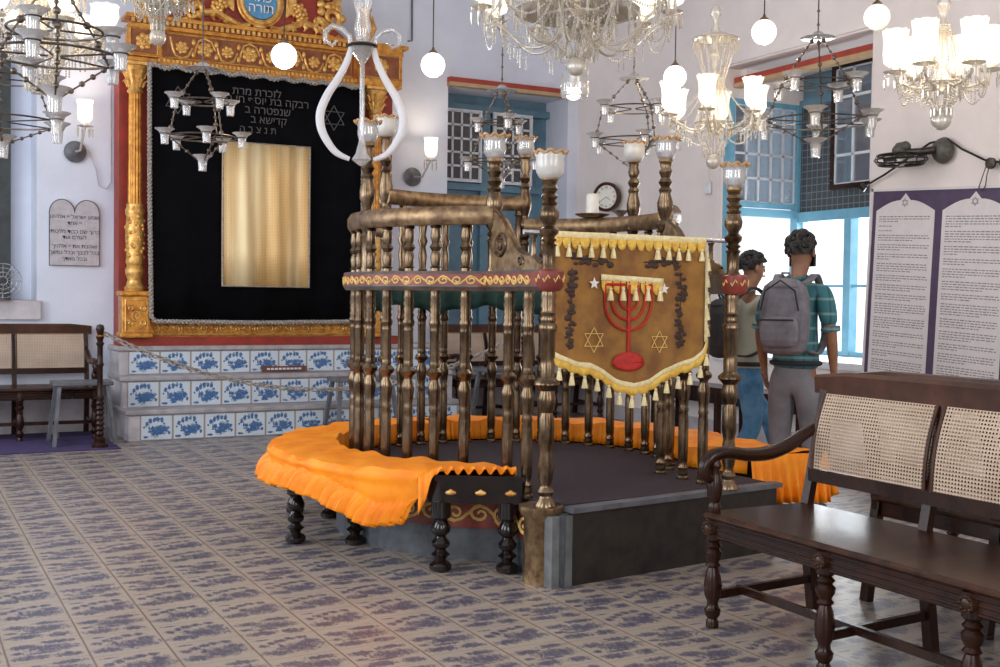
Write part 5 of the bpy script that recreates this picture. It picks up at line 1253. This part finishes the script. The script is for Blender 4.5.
sconce((412, 177), (431, 148), 0, 'lit sconce on the back wall between ark and back window')
m = MB(); m.tube([at_y(88, 150, YB-.02), at_y(96, 170, YB-.02), at_y(99, 186, YB-.02), at_y(106, 189, YB-.02), at_y(111, 182, YB-.02), at_y(111, 60, YB-.02)], .006, 5); tag(m.build('sconce_cable', 'plaster_dirty'), 'thin cable looping down the wall from the sconce left of the ark', 'cable')
# ---------------------------------------------------------------- people
def skin_obj(name, verts, edges, mat, parent, root=0, sub=2, smooth=.6):
    # verts: list of (x, y, z, rx[, ry])
    me = bpy.data.meshes.new(name); me.from_pydata([v[:3] for v in verts], edges, []); me.materials.append(M[mat])
    bm = bmesh.new(); bm.from_mesh(me); ly = bm.verts.layers.skin.verify(); bm.verts.ensure_lookup_table()
    for i, v in enumerate(verts): bm.verts[i][ly].radius = (v[3], v[4] if len(v) > 4 else v[3]); bm.verts[i][ly].use_root = (i == root)
    bm.to_mesh(me); bm.free()
    o = bpy.data.objects.new(name, me); COL.objects.link(o)
    if parent is not None: o.parent = parent
    m = o.modifiers.new('skin', 'SKIN'); m.use_smooth_shade = True; m.branch_smoothing = smooth
    m = o.modifiers.new('sub', 'SUBSURF'); m.levels = sub; m.render_levels = sub
    return o
class Sk:
    def __init__(s): s.v = []; s.e = []
    def add(s, p, r, prev=None, ry=None):
        s.v.append((p[0], p[1], p[2], r, ry or r)); i = len(s.v)-1
        if prev is not None: s.e.append((prev, i))
        return i
    def chain(s, prev, lst):
        for q in lst: prev = s.add(q[:3], q[3], prev, q[4] if len(q) > 4 else None)
        return prev
def hand(sk, wrist, fwd, side, palm_n, prev):
    # palm, four unequal curled fingers and a thumb leaving the side of the palm
    w, f, s_, n = [Vector(q) for q in (wrist, fwd, side, palm_n)]; f.normalize(); s_.normalize(); n.normalize()
    pm = w+f*.045; ip = sk.add(pm, .022, prev, .030); kn = w+f*.085; ik = sk.add(kn, .016, ip, .030)
    for q, (off, L) in enumerate(((-.030, .062), (-.010, .072), (.010, .068), (.028, .052))):
        a = kn+s_*off; i1 = sk.add(a+f*.012, .009, ik); i2 = sk.add(a+f*(.012+L*.5)+n*.012, .0085, i1); sk.add(a+f*(.012+L*.85)+n*.034, .0075, i2)
    t = w+f*.03-s_*.030; i1 = sk.add(t-s_*.008+n*.008, .011, ip); i2 = sk.add(t-s_*.018+f*.028+n*.016, .010, i1); sk.add(t-s_*.018+f*.052+n*.026, .008, i2)
def person(name, loc, az, label, H, J, shirt, trousers, hairfn):
    e = empty(name, loc, label, 'person', None, -az); k = H/1.77
    e.scale = (k, k, k)
    # body: one skinned surface from pelvis to head, hands and feet
    s = Sk(); pel = s.add((0, 0, .96), .085, None, .075); sp = s.add((0, 0, 1.12), .115, pel, .09); ch = s.add((0, .005, 1.30), .125, sp, .095); nb = s.add((0, -.005, 1.455), .062, ch, .055)
    hx, hy = J['head']; nk = s.add((hx*.3, .01+hy*.3, 1.53), .052, nb)
    h1 = s.add((hx, .035+hy, 1.60), .068, nk, .080); h2 = s.add((hx, .025+hy, 1.665), .074, h1, .090); s.add((hx, .015+hy, 1.725), .058, h2, .070)
    for sd in (-1, 1):
        a = J['arm_l'] if sd < 0 else J['arm_r']
        sh = s.add((sd*.155, -.005, 1.425), .052, ch); el = s.add(a[0], .038, s.add([(Vector((sd*.155, -.005, 1.425))*.5+Vector(a[0])*.5)[q] for q in range(3)], .045, sh)); wr = s.add(a[1], .026, s.add([(Vector(a[0])*.5+Vector(a[1])*.5)[q] for q in range(3)], .036, el))
        f = (Vector(a[1])-Vector(a[0])).normalized(); side = Vector(a[2]); n = f.cross(side)*(1 if len(a) < 4 else a[3]); hand(s, a[1], f, side, n, wr)
        l = J['leg_l'] if sd < 0 else J['leg_r']
        hp = s.add((sd*.085, 0, .885), .060, pel); kn = s.add(l[0], .048, hp); an = s.add(l[1], .034, kn); 
    s_ = s; skin_obj('body', s.v, s.e, 'skin', e, 0, 2)
    # face details: nose, ears, eyes, brow
    m = MB(); m.lathe([(.004, .0), (.012, -.02), (.016, -.035), (.006, -.045)], (hx, .112+hy, 1.665), 8); m.build('nose', 'skin', e)
    for sd in (-1, 1):
        m = MB(); m.ball((hx+sd*.080, .015+hy, 1.645), .028, 10, (.35, .7, 1.1)); m.build('ear', 'skin', e)
        m = MB(); m.ball((hx+sd*.030, .098+hy, 1.66), .010, 8, (1.3, .6, .8)); m.build('eye', 'hair', e)
    m = MB(); m.tube([(hx-.024, .108+hy, 1.595), (hx, .114+hy, 1.592), (hx+.024, .108+hy, 1.595)], .006, 6); m.build('mouth', 'banner_red', e)
    hairfn(e, hx, hy)
    # shirt
    s = Sk(); w0 = s.add((0, 0, .90), .165, None, .135); w = s.add((0, 0, .97), .160, w0, .128); m1 = s.add((0, 0, 1.10), .148, w, .116); ch = s.add((0, .0, 1.29), .158, m1, .118); up_ = s.add((0, -.005, 1.41), .115, ch, .088); s.add((0, -.008, 1.475), .066, up_, .062)
    for sd in (-1, 1):
        a = J['arm_l'] if sd < 0 else J['arm_r']; S = Vector((sd*.165, -.005, 1.415)); E_ = Vector(a[0]); sh = s.add(S, .066, up_); p = s.add(S.lerp(E_, .5), .062, sh); s.add(S.lerp(E_, .92 if J.get('roll', 1) else 1.0), .056, p)
    skin_obj('shirt', s.v, s.e, shirt, e, 0, 2)
    m = MB(); m.tube([(.062*math.cos(t), -.012+.060*math.sin(t), 1.487+.012*math.sin(t)) for t in [2*PI*q/20 for q in range(20)]], .014, 8, True); m.build('collar', shirt, e)
    for sd in (-1, 1):
        a = J['arm_l'] if sd < 0 else J['arm_r']; S = Vector((sd*.165, -.005, 1.415)); E_ = Vector(a[0])
        m = MB(); m.tube([S.lerp(E_, .88), S.lerp(E_, .99)], [.060, .058], 14); m.build('sleeve_cuff', shirt, e)
    s = Sk(); w0 = s.add((0, 0, 1.03), .135, None, .110); w = s.add((0, 0, .96), .150, w0, .122); hp = s.add((0, -.005, .885), .158, w, .130)
    for sd in (-1, 1):
        l = J['leg_l'] if sd < 0 else J['leg_r']; A_, B_, C_ = Vector((sd*.085, -.005, .80)), Vector(l[0]), Vector(l[1])
        a = s.add(A_, .108, hp, .115); b = s.add(A_.lerp(B_, .5), .088, a); c = s.add(B_, .070, b); d = s.add(B_.lerp(C_, .5), .066, c); s.add(C_.lerp(B_, .06), .058, d)
    skin_obj('trousers', s.v, s.e, trousers, e, 0, 2)
    m = MB(); m.tube([(.150*math.cos(t), .120*math.sin(t), .955) for t in [2*PI*q/24 for q in range(24)]], .016, 8, True); m.build('belt', 'bag_black', e)
    for sd in (-1, 1):
        l = J['leg_l'] if sd < 0 else J['leg_r']; s = Sk(); C_ = Vector(l[1]); T = Vector(l[2])
        a = s.add(C_+Vector((0, -.005, -.01)), .040, None, .044); b = s.add(C_+(T-C_)*.25+Vector((0, -.03, -.035)), .040, a, .036); c = s.add(C_.lerp(T, .65), .038, b, .034); s.add(T, .030, c, .024); skin_obj('shoe', s.v, s.e, 'bag_black', e, 0, 2)
    return e
def backpack(e, c, sz, mat, pocket=True):
    x, y, z = sz
    m = MB(); m.box(c, (x, y, z), bev=.05); m.box((c[0], c[1]-.0, c[2]+z*.42), (x*.78, y*.86, z*.25), bev=.05); b = m.build('backpack', mat, e, sub=1)
    if pocket:
        m = MB(); m.box((c[0], c[1]-y*.5, c[2]-z*.18), (x*.80, .07, z*.42), bev=.03); m.build('bag_pocket', mat, b, sub=1)
        m = MB(); m.tube([(c[0]-x*.38, c[1]-y*.52, c[2]+z*.10), (c[0]-x*.30, c[1]-y*.5, c[2]+z*.36), (c[0], c[1]-y*.46, c[2]+z*.50), (c[0]+x*.30, c[1]-y*.5, c[2]+z*.36), (c[0]+x*.38, c[1]-y*.52, c[2]+z*.10)], .006, 5); m.build('zip', 'bag_black', b)
        m = MB(); m.tube([(c[0]-x*.34, c[1]-y*.78, c[2]-z*.02), (c[0]+x*.34, c[1]-y*.78, c[2]-z*.02)], .006, 5); m.build('zip', 'bag_black', b)
    m = MB(); m.tube([(c[0]-.03, c[1]+.02, c[2]+z*.53), (c[0]-.02, c[1]+.0, c[2]+z*.60), (c[0]+.02, c[1]+.0, c[2]+z*.60), (c[0]+.03, c[1]+.02, c[2]+z*.53)], .008, 6); m.build('grab_loop', mat, b)
    for sd in (-1, 1):
        m = MB(); pts = [(sd*.085, c[1]+y*.3, c[2]+z*.46), (sd*.105, -.085, 1.47), (sd*.115, -.005, 1.505), (sd*.115, .085, 1.44), (sd*.125, .135, 1.30), (sd*.15, .10, 1.12), (sd*.15, -.05, 1.02), (sd*.13, c[1]+y*.3, c[2]-z*.42)]
        o1 = []
        for i in range(len(pts)-1):
            p0, p1, p2, p3 = [Vector(pts[max(0, min(len(pts)-1, i+q))]) for q in (-1, 0, 1, 2)]
            for q in range(4): t = q/4; o1.append(.5*((2*p1)+(p2-p0)*t+(2*p0-5*p1+4*p2-p3)*t*t+(3*p1-p0-3*p2+p3)*t**3))
        vs = []; fs = []
        for i, p in enumerate(o1):
            for dx in (-.024, .024): vs.append((p.x+dx, p.y, p.z))
        for i in range(len(o1)-1): fs.append([2*i, 2*i+1, 2*i+3, 2*i+2])
        m.add(vs, fs, True); m.build('strap', mat, b, thick=.012)
def hair_short(tall, beard):
    def fn(e, hx, hy):
        random.seed(3); m = MB()
        def S(u, v):
            a = 2*PI*u; t = v*PI*.56
            if math.sin(a) > .25: t *= .70+.0*v          # hairline is higher over the face
            r = .105+.012*math.sin(5*a+3*t)+.008*math.sin(9*a-5*t)+tall*max(0, math.cos(t))
            return (hx+r*.86*math.sin(t)*math.cos(a), hy+.012+r*1.02*math.sin(t)*math.sin(a), 1.655+r*.98*math.cos(t))
        m.grid(S, 40, 14)
        for k in range(150):
            a = random.uniform(0, 2*PI); t = random.uniform(0, 1.35)*(.65 if math.sin(a) > .3 else 1); r = .104+tall*max(0, math.cos(t)); m.ball((hx+r*.86*math.sin(t)*math.cos(a), hy+.012+r*math.sin(t)*math.sin(a), 1.655+r*.97*math.cos(t)), random.uniform(.010, .018), 6)
        m.build('hair', 'hair', e)
        if beard:
            m = MB(); m.grid(lambda u, v: (hx+.078*math.cos(PI*(.02+.96*u)), hy+.034+.088*math.sin(PI*(.02+.96*u)), 1.635-.075*v-.0*u), 16, 5); m.build('beard', 'hair', e, thick=.014)
    return fn
pA = at_d(797, 300, 7.2); pA.z = 0
J = dict(head=(.015, .0), arm_l=((-.225, -.03, 1.15), (-.215, .03, .915), (0, 1, 0)), arm_r=((.225, -.02, 1.15), (.225, .05, .915), (0, 1, 0), -1), leg_l=((-.10, .02, .49), (-.115, -.03, .085), (-.13, .13, .028)), leg_r=((.10, .04, .49), (.12, .02, .085), (.15, .18, .028)))
A_ = person('person', pA, YAW+math.radians(33), 'bearded person in teal plaid shirt and grey trousers with a grey backpack, facing the bay', 1.77, J, 'shirt_plaid', 'trousers_grey', hair_short(.022, True))
backpack(A_, (0, -.225, 1.235), (.31, .19, .46), 'bag_grey')
pB = at_d(747, 300, 7.95); pB.z = 0
J = dict(head=(.0, .02), roll=0, arm_l=((-.22, -.06, 1.15), (-.21, .10, .93), (0, 1, 0)), arm_r=((.20, .20, 1.31), (.16, .43, 1.37), (1, 0, 0)), leg_l=((-.09, .26, .53), (-.09, .40, .13), (-.09, .57, .085)), leg_r=((.09, .02, .49), (.10, -.26, .13), (.10, -.12, .035)))
B_ = person('person', pB, YAW+math.radians(72), 'person in sage shirt and blue jeans with black backpack, arm raised towards the bay', 1.68, J, 'shirt_sage', 'jeans', hair_short(.012, False))
backpack(B_, (0, -.22, 1.20), (.28, .16, .42), 'bag_black', False)
